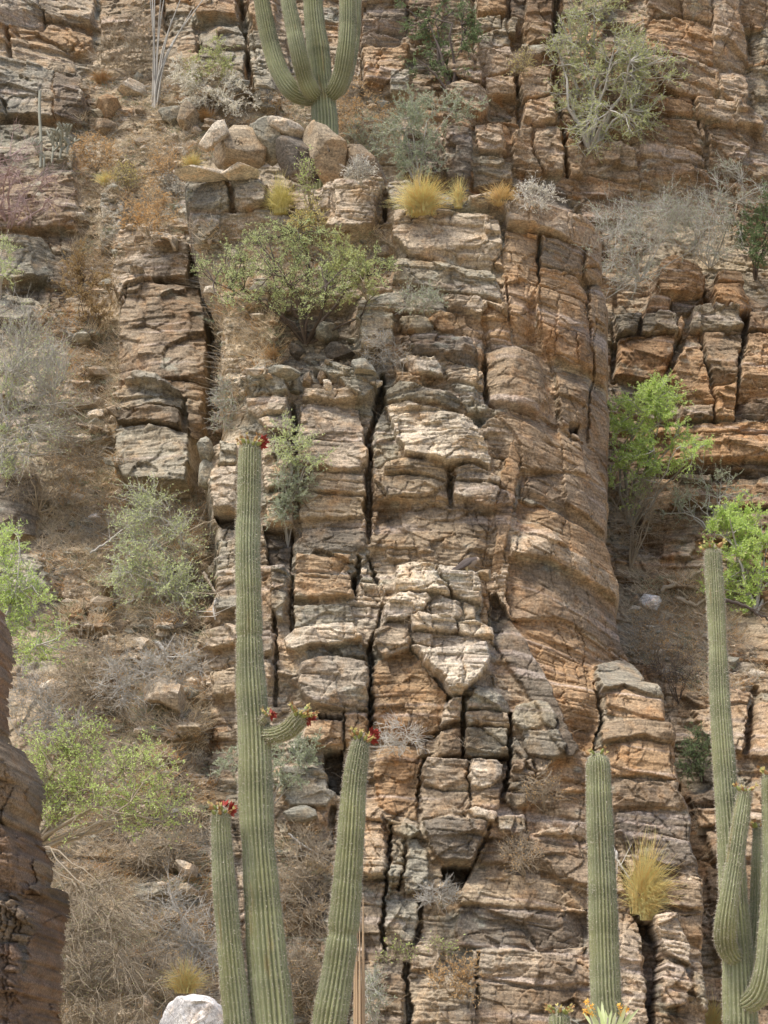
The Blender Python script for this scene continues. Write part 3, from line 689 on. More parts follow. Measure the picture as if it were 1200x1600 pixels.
BUDR = leaf_mat("reddish_bud", (.36, .16, .07), (.42, .30, .14), 0)
TW_GREY = leaf_mat("grey_twigs", (.36, .34, .29), (.54, .51, .45), 0); TW_DARK = leaf_mat("dark_bark", (.09, .07, .055), (.15, .12, .10), 0)
TW_BRN = leaf_mat("tan_twigs", (.28, .23, .16), (.44, .37, .27), 0); TW_PINK = leaf_mat("pinkish_stems", (.38, .26, .24), (.48, .36, .33), 0)
TW_PALE = leaf_mat("pale_stems", (.50, .48, .42), (.66, .62, .55), 0)
G_LIME = leaf_mat("lime_leaves", (.38, .50, .13), (.54, .64, .24)); G_MESQ = leaf_mat("mesquite_leaves", (.38, .45, .19), (.55, .60, .31))
G_OLIVE = leaf_mat("olive_leaves", (.33, .37, .14), (.48, .50, .24)); G_GREY = leaf_mat("greygreen_leaves", (.27, .31, .20), (.38, .41, .28))
G_DARK = leaf_mat("dark_leaves", (.11, .16, .07), (.19, .24, .11)); G_PALE = leaf_mat("silver_leaves", (.52, .50, .40), (.68, .64, .54)); G_YEL = leaf_mat("yellow_leaves", (.50, .46, .14), (.60, .50, .25))
G_DRY = leaf_mat("dry_leaves", (.44, .28, .12), (.58, .40, .20)); G_BRN = leaf_mat("brown_leaves", (.26, .18, .09), (.38, .28, .13)); STRAW = leaf_mat("straw", (.68, .47, .19), (.88, .68, .34), .3)
STRAW2 = leaf_mat("grey_straw", (.42, .34, .24), (.62, .52, .38), .2); STRAW3 = leaf_mat("pale_straw", (.42, .34, .22), (.66, .56, .40), .2); G_BRIGHT = leaf_mat("bright_blades", (.42, .48, .22), (.60, .64, .38), .3)

def catmull(P, n):
    P = np.asarray(P, float); P = np.vstack([2*P[0]-P[1], P, 2*P[-1]-P[-2]]); out = []
    t = np.linspace(0, len(P)-3-1e-6, n); i = t.astype(int); f = (t-i)[:, None]
    a, b, c, d = P[i], P[i+1], P[i+2], P[i+3]
    return .5*((2*b)+(-a+c)*f+(2*a-5*b+4*c-d)*f**2+(-a+3*b-3*c+d)*f**3)
# ------------------------------------------------------------------ saguaros
def column(name, parent, pts, Ys, ribs=24, pinch=(), tip=True, org=(0, 0, 0), spine=True, seed=0):
    """pts: photo px, py, width along the stem from root to tip"""
    P = ptsof(pts); Ys = np.interp(np.linspace(0, 1, len(P)), np.linspace(0, 1, len(Ys)), Ys)
    W3 = at(P[:, 0], P[:, 1], Ys); R = P[:, 2]/2*Ys/CP/F; A = catmull(np.column_stack([W3, R]), 400)
    s = np.concatenate([[0], np.cumsum(np.linalg.norm(np.diff(A[:, :3], axis=0), axis=1))]); Ltot = s[-1]; rT = A[-1, 3]
    n = int(Ltot/.033)+6; ts = np.linspace(0, Ltot-rT, n); ts = np.concatenate([ts, Ltot-rT+rT*np.sin(np.linspace(0, 1, 12)[1:]*math.pi/2)]) if tip else np.linspace(0, Ltot, n)
    C = np.stack([np.interp(ts, s, A[:, k]) for k in range(4)], 1); r = C[:, 3].copy()
    r *= 1+.022*vn(ts*3.1, ts*0, seed)+.022*vn(ts*6.5, ts*0, seed+1)
    for p, dp in pinch: r *= 1-dp*np.exp(-((ts-p*Ltot)/.05)**2)
    if tip: m = ts > Ltot-rT; r[m] = rT*np.sqrt(np.clip(1-((ts[m]-(Ltot-rT))/rT)**2, .0009, 1))
    C = C[:, :3]; T = np.gradient(C, axis=0); T /= np.linalg.norm(T, axis=1, keepdims=True)+1e-9
    U = np.zeros_like(C); u = np.array([1., .2, 0]);
    for i in range(len(C)): u = u-T[i]*u.dot(T[i]); u /= np.linalg.norm(u); U[i] = u
    V_ = np.cross(T, U); per = 6; M = ribs*per; th = np.arange(M)*2*math.pi/M
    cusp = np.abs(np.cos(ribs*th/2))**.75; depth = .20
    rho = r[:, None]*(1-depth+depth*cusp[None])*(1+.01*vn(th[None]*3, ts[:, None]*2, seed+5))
    V = C[:, None]+rho[..., None]*(U[:, None]*np.cos(th)[:, None]+V_[:, None]*np.sin(th)[:, None])
    i = np.arange(len(C)-1)[:, None]*M; j = np.arange(M)[None]; j2 = (j+1) % M
    Q = np.stack([i+j, i+j2, i+M+j2, i+M+j], -1).reshape(-1, 4)
    cc = np.ones((len(C), M, 3))*(.82+.30*vn(ts[:, None]*2.4, th[None]*.4, seed+7)[..., None]*.5+.12)
    cc = cc*(1+.16*vn(ts*5.5, ts*0, seed+21)[:, None, None]+.10*vn(ts*17., ts*0, seed+22)[:, None, None]); sc_ = ss(fbm(th[None]*1.6+seed, ts[:, None]*1.3, seed+23, 4)*4-1.7)[..., None]*.65; cc = cc*(1-sc_)+cc*np.array([1.05, .78, .6])*sc_
    cc = cc*(1+.10*vn(ts[:, None]*.8, th[None]*ribs/6.28, seed+8)[..., None])
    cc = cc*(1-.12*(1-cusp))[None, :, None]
    for p, dp in pinch: cc = cc*(1-.35*np.exp(-((ts-p*Ltot)/.03)**2)*(vn(th[None]*1.2, ts[:, None]*0, seed+9) > -.3).T.reshape(M, -1).T[..., :])[..., None] if False else cc
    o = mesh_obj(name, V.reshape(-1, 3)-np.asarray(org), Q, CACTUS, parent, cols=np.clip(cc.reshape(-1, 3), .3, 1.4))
    if spine:
        rows = np.arange(0, len(C), 1); K = []
        pk = np.arange(ribs)*per
        pos = V[rows][:, pk]; nrm = (U[rows][:, None]*np.cos(th[pk])[:, None]+V_[rows][:, None]*np.sin(th[pk])[:, None])
        pos = pos.reshape(-1, 3); nrm = nrm.reshape(-1, 3); tt = np.repeat(T[rows], ribs, 0)
        a = Acc()
        for k in range(5):
            D = nrm*(.9 if k < 2 else .5)+rng.normal(size=nrm.shape)*.55+tt*(-.35 if k % 2 else .25)
            a.leaves(pos-nrm*.004+tt*rng.uniform(-.014, .014, (len(pos), 1)), D, rng.uniform(.014, .040, len(pos)), .0048)
        a.obj('spines', SPINE, o, origin=org, smooth=False)['kind'] = 'stuff'
    return o, C[-1], T[-1], r
def ellip(acc, c, d, L, W, n=7):
    d = np.asarray(d)/np.linalg.norm(d); u = np.cross(d, [.3, .9, .1]); u /= np.linalg.norm(u); v = np.cross(d, u); K = 6
    t = np.linspace(0, 1, K); r = W/2*np.sqrt(np.clip(np.sin(t*math.pi), .02, 1)); th = np.arange(n)*2*math.pi/n
    V = c+(t*L)[:, None, None]*d+r[:, None, None]*(np.cos(th)[:, None]*u+np.sin(th)[:, None]*v)
    i = np.arange(K-1)[:, None]*n; j = np.arange(n)[None]; j2 = (j+1) % n; acc.add(V, np.stack([i+j, i+j2, i+n+j2, i+n+j], -1).reshape(-1, 4))
def fruits(parent, tip, T, r, org, n=10, red=3, side=(.6, -.3, .2), sz=1.0, spread=1.0):
    side = np.array(side); n = int(n*1.5)
    for k in range(n):
        a = k/n*2*math.pi+rng.uniform(-.3, .3); dirv = np.array([math.cos(a), math.sin(a), .0])*.8*spread+side*.32+T*.6
        dirv /= np.linalg.norm(dirv); base = tip-T*r*rng.uniform(.15, .75)+(dirv-T*dirv.dot(T))*r*.75
        L = rng.uniform(.07, .11)*sz; ac = Acc(); opened = k < red
        ellip(ac, base-dirv*.01, dirv, L, L*.42); o = ac.obj('fruit', BUD if not opened and k % 3 else (BUDR if not opened else RED), parent, origin=org)
        if opened:
            ac = Acc(); D = dirv+rng.normal(size=(12, 3))*.8; ac.leaves(np.repeat((base+dirv*L*.5)[None], 12, 0), D, L*1.0, L*.5); ac.obj('fruit_husk', RED, parent, origin=org)
        else:
            ac = Acc(); D = dirv+rng.normal(size=(5, 3))*.45; ac.leaves(np.repeat((base+dirv*L*.9)[None], 5, 0), D, L*.55, L*.22); ac.obj('flower_remnant', BUDR if k % 2 else G_YEL, parent, origin=org)
def foot(px, Y, w, z=-.15):   # px, py, width of the stem foot at the ground
    X = (px-600)/F*Y/CP; a, b = proj(X, Y, z); return f"{a:.1f},{b:.1f},{w}"
SG = "saguaros standing in front of the cliff"
Y = 24.0; o0 = at(432, 1600, Y); org = (o0[0], Y, 0)
t = tag(empty('saguaro', org), "tall saguaro topped by red fruit with a short curved side arm and two slender arms", "saguaro cactus", SG)
tr, tip, T, r = column('trunk', t, foot(437, Y, 66)+" 432,1700,66 426,1600,64 417,1500,60 411,1420,56 404,1330,50 400,1260,52 397,1150,50 391,1050,44 389,950,40 387,860,39 389,780,38 390,720,36 391,688,33", [Y], 24, ((.745, .12), (.80, .05), (.9, .05)), org=org, seed=1)
fruits(tr, tip, T, .15, org, 12, 4, (.7, -.3, .1))
ar, tip, T, r = column('arm', t, "432,1980,36 410,1900,38 392,1800,42 380,1700,42 371,1600,41 361,1500,39 352,1400,36 347,1330,33 345,1290,31 346,1262,28", [Y, Y-.15, Y-.3], 20, ((.55, .04), (.7, .03)), org=org, seed=2)
ar['label'] = "left slender arm with open red fruit at its tip"; fruits(ar, tip, T, .12, org, 9, 4, (.5, -.4, .2))
ar, tip, T, r = column('arm', t, "440,1990,38 462,1930,42 485,1830,48 500,1700,50 514,1600,51 524,1540,49 533,1480,48 541,1400,45 547,1320,41 553,1230,37 560,1180,32 566,1148,24", [Y, Y-.1, Y-.2], 22, ((.62, .13), (.72, .04), (.9, .03)), org=org, seed=3)
ar['label'] = "right arm leaning outwards with buds and red fruit"; fruits(ar, tip, T, .11, org, 13, 3, (.5, -.4, .1))
ar, tip, T, r = column('arm', t, "402,1152,30 418,1148,27 434,1147,27 452,1139,29 466,1124,30 476,1113,26", [Y, Y-.2, Y-.35], 18, org=org, seed=4)
ar['label'] = "short curved side arm with fruit at its tip"; fruits(ar, tip, T, .11, org, 14, 2, (.6, -.2, -.1))
ar, tip, T, r = column('arm', t, "404,1130,14 412,1124,13 419,1118,10", [Y-.1, Y-.2], 12, org=org, seed=44)
ar['label'] = "small budding arm above the curved one"; fruits(ar, tip, T, .03, org, 5, 2, (0, -.3, .6), .8)
Y = 27.0; o0 = at(955, 1600, Y); org = (o0[0], Y, 0)
t = tag(empty('saguaro', org), "single unbranched saguaro column with rounded tip beside the golden grass tuft", "saguaro cactus", SG)
tr, tip, T, r = column('trunk', t, foot(968, Y, 52)+" 958,1750,52 951,1600,50 947,1560,47 944,1480,44 941,1380,42 937,1280,41 935,1215,38 934,1176,34", [Y], 24, ((.8, .03),), org=org, seed=5)
fruits(tr, tip, T, .13, org, 4, 0, (-.7, -.3, .3))
Y = 25.5; o0 = at(1155, 1600, Y); org = (o0[0], Y, 0)
t = tag(empty('saguaro', org), "tallest saguaro at the right edge with three upright arms", "saguaro cactus", SG)
tr, tip, T, r = column('trunk', t, foot(1166, Y, 56)+" 1160,1720,54 1157,1600,52 1153,1500,47 1146,1400,42 1140,1300,39 1132,1200,35 1125,1100,31 1121,1000,28 1117,920,27 1113,854,25", [Y+.1, Y], 22, ((.85, .08),), org=org, seed=6)
fruits(tr, tip, T, .1, org, 9, 0, (0, -.3, .2))
ar, tip, T, r = column('arm', t, "1158,1492,22 1144,1492,30 1134,1472,33 1134,1440,32 1141,1390,29 1149,1340,27 1156,1290,26 1165,1232,21", [Y+.05, Y-.35, Y-.4], 18, org=org, seed=7)
ar['label'] = "near arm bent outwards in front of the trunk"; fruits(ar, tip, T, .08, org, 6, 0, (0, -.3, .3))
ar, tip, T, r = column('arm', t, "1158,1535,20 1170,1520,24 1178,1480,24 1182,1420,21 1183,1350,17 1184,1290,14", [Y+.1, Y+.3, Y+.4], 16, org=org, seed=8); fruits(ar, tip, T, .06, org, 5, 0, (0, -.3, .3))
ar, tip, T, r = column('arm', t, "1160,1570,26 1176,1562,34 1190,1545,36 1200,1500,36 1206,1400,33 1206,1300,29 1203,1206,26", [Y, Y-.3, Y-.4], 18, org=org, seed=9); fruits(ar, tip, T, .07, org, 6, 2, (-.3, -.3, .3))
Y = 23.0; o0 = at(874, 1600, Y); org = (o0[0], Y, 0)
t = tag(empty('saguaro', org), "short saguaro tip crowned with green buds peeking over the bottom edge", "saguaro cactus", SG)
tr, tip, T, r = column('trunk', t, foot(876, Y, 36)+" 875,1750,34 874,1600,31 873,1575,28", [Y], 18, org=org, seed=10)
fruits(tr, tip, T, .11, org, 16, 0, (0, 0, .3), .9, 1.2)
# the one up on the bench
Y = 38.9; zb = at(505, 276, 36.9)[2]-.25; X = (505-600)/F*Y/CP; org = at(505, 205, Y); org[2] = zb
px_, py_ = proj(org[0], Y, zb)
t = tag(empty('saguaro', org), "stout saguaro with four curved arms rising from behind the boulders on the upper ledge", "saguaro cactus")
tr, tip, T, r = column('trunk', t, f"{px_:.0f},{py_:.0f},46 508,215,44 506,170,42 502,130,38 497,80,38 492,40,34 489,0,32 487,-80,31 487,-150,28", [Y], 22, org=org, seed=11)
for q, (pts, ys) in enumerate((("500,150,20 478,152,29 455,140,31 436,110,31 423,70,29 414,30,28 408,-10,26 402,-90,25", [Y, Y-.4]), ("500,146,18 488,144,28 476,120,29 466,80,28 458,40,27 450,0,26 442,-70,25", [Y, Y-.7, Y-.8]),
                               ("508,146,18 521,143,28 533,118,30 540,80,30 543,40,29 543,0,28 542,-80,26", [Y, Y-.5, Y-.6]), ("508,146,16 530,140,22 542,110,24 551,60,24 553,0,24 554,-80,22", [Y+.2, Y+.4, Y+.5]))):
    column('arm', t, pts, ys, 20, org=org, seed=12+q)
# dead saguaro skeleton
a = Acc(); Y = 28.6; P = []; R = []
t = empty('dead_saguaro_skeleton', (at(560, 1600, Y)[0], Y, 0)); tag(t, "standing dead saguaro skeleton of bare tan wooden ribs", "dead cactus")
for k in range(9):
    th = k/9*6.28; top = [1405, 1430, 1470, 1425, 1490, 1420, 1455, 1436, 1500][k]; a = Acc()
    pt = np.array([at(561+7*math.cos(th)+rng.uniform(-1, 1)*(i == 5), 1985-(1985-top)*i/5., Y+.08*math.sin(th)) for i in range(6)])
    a.tubes(pt[None], np.array([[.026, .026, .024, .022, .018, .006]]), 5); a.obj('rib', leaf_mat("weathered_wood", (.50, .36, .22), (.50, .36, .22), 0) if k == 0 else bpy.data.materials["weathered_wood"], t, origin=t.location)

# ------------------------------------------------------------------ boulders
def boulder(label, tone, pts, thick=.35, Y=None, dy=0., dip=0., facet=16, name='boulder', group=None, cat=None, mt=None):
    P = ptsof(pts); c = P.mean(0)
    if Y is None:
        yy = hit([c[0], P[np.argmax(P[:, 1])][0]], [c[1], P[:, 1].max()-3], FS); Y = min(yy)-thick*.35+dy
    Wp = at(P[:, 0], P[:, 1], np.full(len(P), float(Y))); cen = Wp.mean(0)
    q = (Wp[:, [0, 2]]-cen[[0, 2]])*(1.15 if group else 1.08); ang = np.linspace(0, 2*math.pi, 72, endpoint=False); rad = np.zeros(72)
    for i, a_ in enumerate(ang):     # radial outline of the stone
        dx_, dz_ = math.cos(a_), math.sin(a_); best = 0
        for k in range(len(q)):
            x1, z1 = q[k]; x2, z2 = q[(k+1) % len(q)]; den = dx_*(z2-z1)-dz_*(x2-x1)
            if abs(den) < 1e-9: continue
            tt = (x1*(z2-z1)-z1*(x2-x1))/den; uu = (x1*dz_-z1*dx_)/den
            if tt > 0 and -1e-6 <= uu <= 1+1e-6: best = max(best, tt)
        rad[i] = best if best > 0 else (rad[i-1] or .1)
    ph = np.linspace(-math.pi/2, math.pi/2, 44); A, PH = np.meshgrid(ang, ph)
    cr = np.abs(np.cos(PH))**.26; sr = np.sign(np.sin(PH))*np.abs(np.sin(PH))**.75
    x = rad[None]*cr*np.cos(A); z = rad[None]*cr*np.sin(A); y = sr*thick
    sd_ = int(abs(cen[0]*97+cen[2]*31)*10) % 9973; ca, sa = math.cos(dip), math.sin(dip); S = (z+cen[2])*ca+(x+cen[0])*sa; U = (x+cen[0])*ca-(z+cen[2])*sa
    tilt = rng.uniform(-.35, .35, 2); y = y*(1+0*y)+thick*(.5*tilt[0]*x/rad.max()-.35*abs(tilt[1])*z/rad.max()-.12)*np.cos(PH)
    nse = .03*fbm(U*4, S*5+y*4, sd_, 4)+.018*vn(U*2, S*26, sd_+4)+.012*vn(U*4, S*55, sd_+5)-.03*np.exp(-(vn(U*1.5, S*9, sd_+6)/.12)**2)
    f = 1+nse*1.2/max(rad.mean(), .12)*.5; x = x*f; z = z*f; y = y-np.where(PH < 0, -nse, nse)*-1.3*-1
    ext = np.array([np.abs(x).max(), thick, np.abs(z).max()]); r2_ = np.random.default_rng(sd_+3); Pn = np.stack([x, y, z], -1)/ext
    for k in range(facet):
        nn = r2_.normal(size=3)*[.9, 1, .9]; nn[1] = -abs(nn[1]); nn /= np.linalg.norm(nn); dt = Pn@nn; mx_ = dt.max(); c_ = mx_*r2_.uniform(.56, .82); Pn = Pn-nn*np.maximum(dt-c_, 0)[..., None]*.96
    Pn = Pn*ext; x, y, z = Pn[..., 0], Pn[..., 1], Pn[..., 2]
    V = np.stack([x, y, z], -1).reshape(-1, 3); M = 72; i = np.arange(43)[:, None]*M; j = np.arange(M)[None]; j2 = (j+1) % M
    Q = np.stack([i+j, i+M+j, i+M+j2, i+j2], -1).reshape(-1, 4)
    C = np.array(TONE[tone])*(1+.18*fbm(U*3, S*6, sd_+9, 4))[..., None]; aa = ss(fbm(U*2.5, S*2.5, sd_+19, 4)*3-.6)[..., None]*.5; C = C*(1-aa)+C*np.array([.6, .6, .62])*aa
    o = mesh_obj(name, V, Q, mt or R_ROCK, cols=np.clip(C.reshape(-1, 3), .03, .85)); o.location = cen
    return tag(o, label, cat or name.replace('_', ' '), group)
TONE['W'] = (.78, .76, .73)
boulder("large white boulder beside the slender left saguaro arm at the slope foot", 'W', "258,1585 268,1568 285,1561 305,1558 325,1561 340,1569 350,1590 355,1640 350,1700 270,1700 250,1640 250,1605", .6, facet=4, Y=27.5, mt=rock_mat("white_quartz", 0, 3., col=(.8, .78, .76), bump=.3))
LG = "boulders piled on the upper ledge"
boulder("pale slab leaning on edge against the round striped boulder", 'w', "307,233 318,210 340,192 365,182 371,187 362,202 345,215 325,232 312,238", .18, dip=.75, group=LG, Y=37.55)
boulder("round striped boulder right of the leaning pale slab", 't', "331,240 345,212 362,200 385,199 405,210 413,228 408,248 390,262 360,262 340,258", .45, dip=-.6, group=LG, Y=37.95)
boulder("grey brown block wedged between striped boulder and dark boulder", 'g', "382,200 400,193 425,190 445,210 440,235 425,250 412,242 410,225 398,208", .4, dip=.5, group=LG, Y=37.95)
boulder("long white topped slab resting on the dark boulders", 'w', "413,178 420,174 445,183 470,197 474,207 455,212 435,202 415,190", .3, dip=.4, group=LG, Y=37.75)
boulder("dark jagged boulder under the long white topped slab", 'd', "436,215 455,208 475,212 492,232 500,262 498,280 470,278 445,268 436,245", .4, dip=.7, group=LG, Y=37.85)
boulder("biggest angular boulder directly below the ledge saguaro", 't', "478,205 488,197 510,205 535,225 547,245 540,262 520,277 505,278 490,250 473,225", .45, dip=.9, group=LG, Y=37.70)
boulder("brown slanting boulder at the right end of the ledge pile", 'b', "535,228 550,222 575,232 595,250 608,272 595,282 575,280 560,272 548,250", .4, dip=.7, group=LG, Y=37.85)
boulder("small grey stones heap at the left end of the ledge pile", 'g', "245,165 265,158 285,168 290,190 275,196 255,188", .3)
boulder("tan boulder between ocotillo and leaning slab", 't', "275,165 295,162 310,175 305,200 290,208 278,190", .3)
boulder("small tan boulder touching the foot of the leaning slab", 'p', "296,197 308,194 315,202 310,212 298,208", .15)
boulder("rounded pinkish boulder behind the leaning slab", 'p', "318,186 330,182 342,190 335,200 320,200", .2)
boulder("whitish boulder above the orange triangular rock", 'w', "170,128 182,120 208,121 225,134 232,148 215,155 195,150 188,138", .35)
boulder("orange triangular rock with pale streaks below the whitish boulder", 'o', "152,142 170,138 188,148 190,160 178,180 165,186 150,172 143,165", .3, dip=.6)
boulder("dark leaning rock below the orange triangular rock", 'b', "148,175 165,188 185,190 175,212 160,210 140,190", .25)
boulder("thin pale flat slab lying on the split ledge block", 'w', "277,264 300,262 345,264 362,268 360,274 320,274 282,274", .35, dy=-.3, name='flat_slab', cat='rock slab', group="flat slabs lying on the ledge")
boulder("flat pale slab right of the thin one on the ledge block", 'w', "342,262 362,254 385,258 403,263 400,271 375,270 355,272", .35, dy=-.3, name='flat_slab', cat='rock slab', group="flat slabs lying on the ledge")
boulder("pale rock on the slope between brown shrubs", 'w', "184,252 198,246 212,250 215,260 200,266 188,262", .2)
boulder("two faced white stone standing on the left pillar", 'w', "248,366 262,363 276,364 281,388 272,390 264,376 250,374", .2, dy=-.2)
boulder("flat brown stone on top of the left pillar", 'b', "234,376 250,371 266,378 266,385 250,381", .2, dy=-.2)
boulder("chalky white rock in the gully right of the buttress", 'W', "997,940 1008,926 1020,922 1038,944 1028,956 1016,956", .2, dip=.5)
boulder("long pale stone left of the chalky white rock", 'p', "978,932 995,926 1003,935 998,942 980,942", .2)
boulder("small grey block below the buttress corner in the gully", 'g', "974,1018 988,1015 993,1025 990,1032 975,1030", .15)
boulder("white flat stone lying on the dry slope", 'W', "133,812 142,803 156,802 160,807 145,819", .12)
boulder("bright pale rock on the slope beside the left pillar", 'w', "138,645 150,636 163,638 166,654 150,660 138,656", .2)
boulder("smaller pale rock under the bright one beside the left pillar", 'p', "135,665 148,662 160,666 160,680 150,684 138,678", .18)
boulder("rounded grey boulder perched beside the left pillar foot", 'g', "308,690 322,684 335,692 340,710 330,722 312,716", .25)
boulder("grey boulder under the perched rounded one", 'g', "305,720 318,716 335,726 338,750 325,764 308,755", .25)
boulder("grey stone half buried below the green slope shrub", 'd', "252,826 262,821 275,824 275,836 260,838", .15)
boulder("dark stone pushed against the slope shrub roots", 'g', "284,850 300,848 312,858 305,864 288,862", .15)
boulder("stone on the ledge lip beside the bird", 't', "742,893 750,888 766,890 770,899 762,906 748,902", .2, dy=-.35)
RG = "rocks piled in the hollow under the mesquite"
for L_, tn, p, th_ in (("dark blocky rock at the foot of the mesquite trunk", 'd', "445,540 455,532 472,536 476,552 465,562 447,560", .2),
    ("flat grey rock below the mesquite trunk", 'g', "415,575 440,569 470,572 465,585 445,592 420,586", .25), ("big dark rock right of the mesquite trunk", 'd', "508,545 525,535 548,540 557,556 540,565 515,566", .3),
    ("grey rock behind the mesquite trunk", 'g', "490,510 508,498 530,502 532,520 510,532 492,528", .3), ("upright split stone in the hollow", 'p', "498,572 506,568 511,575 512,598 502,600 496,588", .12),
    ("leaning white faced stone in the hollow", 'w', "505,592 512,590 520,604 521,612 512,612 506,603", .1), ("tan stone left of the upright split stone", 't', "470,585 484,580 490,592 485,606 472,604", .15),
    ("squat grey stone at the hollow left rim", 'g', "446,590 458,586 470,596 474,612 455,618 446,606", .2), ("grey cap rock sloping over the black cleft", 'g', "545,560 565,558 580,570 590,588 575,590 555,578", .2)):
    boulder(L_, tn, p, th_, group=RG)
boulder("small pale stone on the ledge left of the pale blocks", 'w', "562,890 570,884 574,890 572,900 562,900", .1); boulder("pinkish stone topping the little stone stack", 'p', "580,878 592,876 600,882 594,886 582,885", .08)
boulder("broad rock half buried in the dry slope under the dead branches", 'p', "215,1075 235,1060 262,1058 285,1075 296,1100 285,1115 250,1095 225,1095", .4); boulder("rock lodged at the rim of the lower slope", 'p', "275,1345 295,1340 308,1355 305,1375 288,1380 274,1365", .25)
boulder("lichen grey rock below the tall saguaro", 'g', "440,1270 470,1258 500,1262 505,1275 480,1284 450,1282", .3); boulder("tan rock in the brush at the lower left", 't', "212,1560 232,1548 240,1565 236,1585 214,1588", .25, Y=28.5)
boulder("reddish barrel shaped stone right of the pillar top", 'r', "288,386 298,382 308,388 310,400 300,408 288,402", .12)

# ------------------------------------------------------------------ shrubs and trees
def shrub(name, label, cat, base, ells, leaf, twig, nl=3000, ls=.035, lw=.011, nm=7, ns=6, nt=6, Y=None, Yc=None, r0=.03, tl=.22, group=None, droop=0., org_up=.6, depth=.5, sub=.6, parts=('branches', 'foliage')):
    bx, by = base
    if Y is None: Y = float(hit([bx], [by], FS)[0])+.02
    if Yc is None: Yc = Y-.35
    if abs(Y-Yc) > 1.3 and Yc > 33: Y = Yc+.2
    B = at(bx, by, Y); E = np.array(ells, float); nl = int(nl*1.15); ls *= 1.2; lw *= 1.35; sc_ = Y/CP/F
    wts = E[:, 2]*E[:, 3]+0.; wts = wts/wts.sum()
    def samp(n, k=1.):
        i = rng.choice(len(E), n, p=wts); a_ = rng.uniform(0, 6.283, n); rr = rng.uniform(0, 1, n)**.5*k*(1+.16*np.sin(a_*3+i)+.10*np.sin(a_*7+1.3*i))
        dz = rng.normal(size=n)*.38*E[i, 2]*sc_*2*depth*np.sqrt(np.clip(1-rr**2*.7, .1, 1)); qx = E[i, 0]+rr*np.cos(a_)*E[i, 2]; qy = E[i, 1]+rr*np.sin(a_)*E[i, 3]; return at(qx, qy, np.minimum(Yc+np.clip(dz, -2, .5), hit(qx, qy, FS)-rng.uniform(.08, .3, n)))
    Tm = samp(nm, .75); up = np.array([0, 0, 1.]); K = 8; t_ = np.linspace(0, 1, K)[None, :, None]
    Ln = np.linalg.norm(Tm-B, axis=1)[:, None, None]
    main = B+(Tm-B)[:, None]*t_+np.sin(t_*math.pi)*Ln*.13*(up*org_up+rng.normal(size=(nm, 1, 3))*.6)
    main = main+rng.normal(size=main.shape)*.02*Ln*np.sin(t_*math.pi)
    Rm = r0*(1-.78*t_[..., 0])*rng.uniform(.6, 1., (nm, 1)); a = Acc(); a.tubes(main, Rm, 6)
    Ts = samp(nm*ns); flat = main[:, 3:].reshape(-1, 3); dd = np.linalg.norm(Ts[:, None]-flat[None]-np.array([0, 0, .0]), axis=2)+rng.uniform(0, .25, (len(Ts), len(flat)))
    S0 = flat[dd.argmin(1)]; K2 = 6; t2 = np.linspace(0, 1, K2)[None, :, None]; L2 = np.linalg.norm(Ts-S0, axis=1)[:, None, None]
    sec = S0[:, None]+(Ts-S0)[:, None]*t2+np.sin(t2*math.pi)*L2*.16*(up*.3+rng.normal(size=(len(Ts), 1, 3)))+rng.normal(size=(len(Ts), K2, 3))*.03*L2*t2
    sec[:, :, 2] -= droop*(t2[..., 0]**2)*L2[..., 0]; a.tubes(sec, r0*.28*(1-.7*t2[..., 0])+0*sec[..., 0], 4)
    n3 = len(Ts)*nt; i3 = np.repeat(np.arange(len(Ts)), nt); k3 = rng.integers(2, K2, n3); S3 = sec[i3, k3]
    axis = (Ts-S0)/(L2[:, 0]+1e-6); D = axis[i3]*.7+rng.normal(size=(n3, 3))*sub+up*.25*(1-2*droop); D /= np.linalg.norm(D, axis=1, keepdims=True); L3 = rng.uniform(.5, 1.3, n3)*tl; t3 = np.linspace(0, 1, 5)[None, :, None]
    tw = S3[:, None]+D[:, None]*t3*L3[:, None, None]+rng.normal(size=(n3, 5, 3))*.07*L3[:, None, None]*t3; tw[:, :, 2] -= droop*.6*(t3[..., 0]**2)*L3[:, None]
    a.tubes(tw, np.maximum(r0*.12, .0042)*(1-.6*t3[..., 0])+0*tw[..., 0], 3)
    e = empty(name, B); tag(e, label, cat, group); a.obj(parts[0], twig, e, origin=B)
    if nl:
        i = rng.integers(0, n3, nl); f = rng.uniform(.15, 4, nl); k = np.minimum(f.astype(int), 3); f = (f-k)[:, None]; C = tw[i, k]*(1-f)+tw[i, k+1]*f; T = tw[i, k+1]-tw[i, k]
        T /= np.linalg.norm(T, axis=1, keepdims=True)+1e-9; Dl = T*.5+rng.normal(size=(nl, 3))*.55+up*(.15-.4*droop); l = Acc(); l.leaves(C, Dl, rng.uniform(.6, 1.25, nl)*ls, lw)
        l.obj(parts[1], leaf, e, origin=B, smooth=False)
    return e
T_ = 'tree'; S_ = 'shrub'
shrub('mesquite_tree', "spreading light green mesquite with a twisted dark trunk growing on the middle bench", T_, (478, 540), [(355, 415, 45, 45), (430, 415, 75, 55), (510, 415, 65, 60), (590, 440, 42, 30), (390, 450, 65, 30), (470, 365, 50, 25), (450, 470, 70, 20)], G_MESQ, TW_DARK, 15000, .032, .0095, 12, 10, 8, r0=.042, tl=.26, Yc=35.2, org_up=.9, parts=('trunk', 'crown'))
shrub('olive_shrub', "dense dull olive shrub behind the mesquite on the bench edge", S_, (575, 470), [(560, 430, 38, 45), (535, 400, 30, 30)], G_OLIVE, TW_BRN, 4500, .035, .012, 6, 6, 7, Yc=35.3)
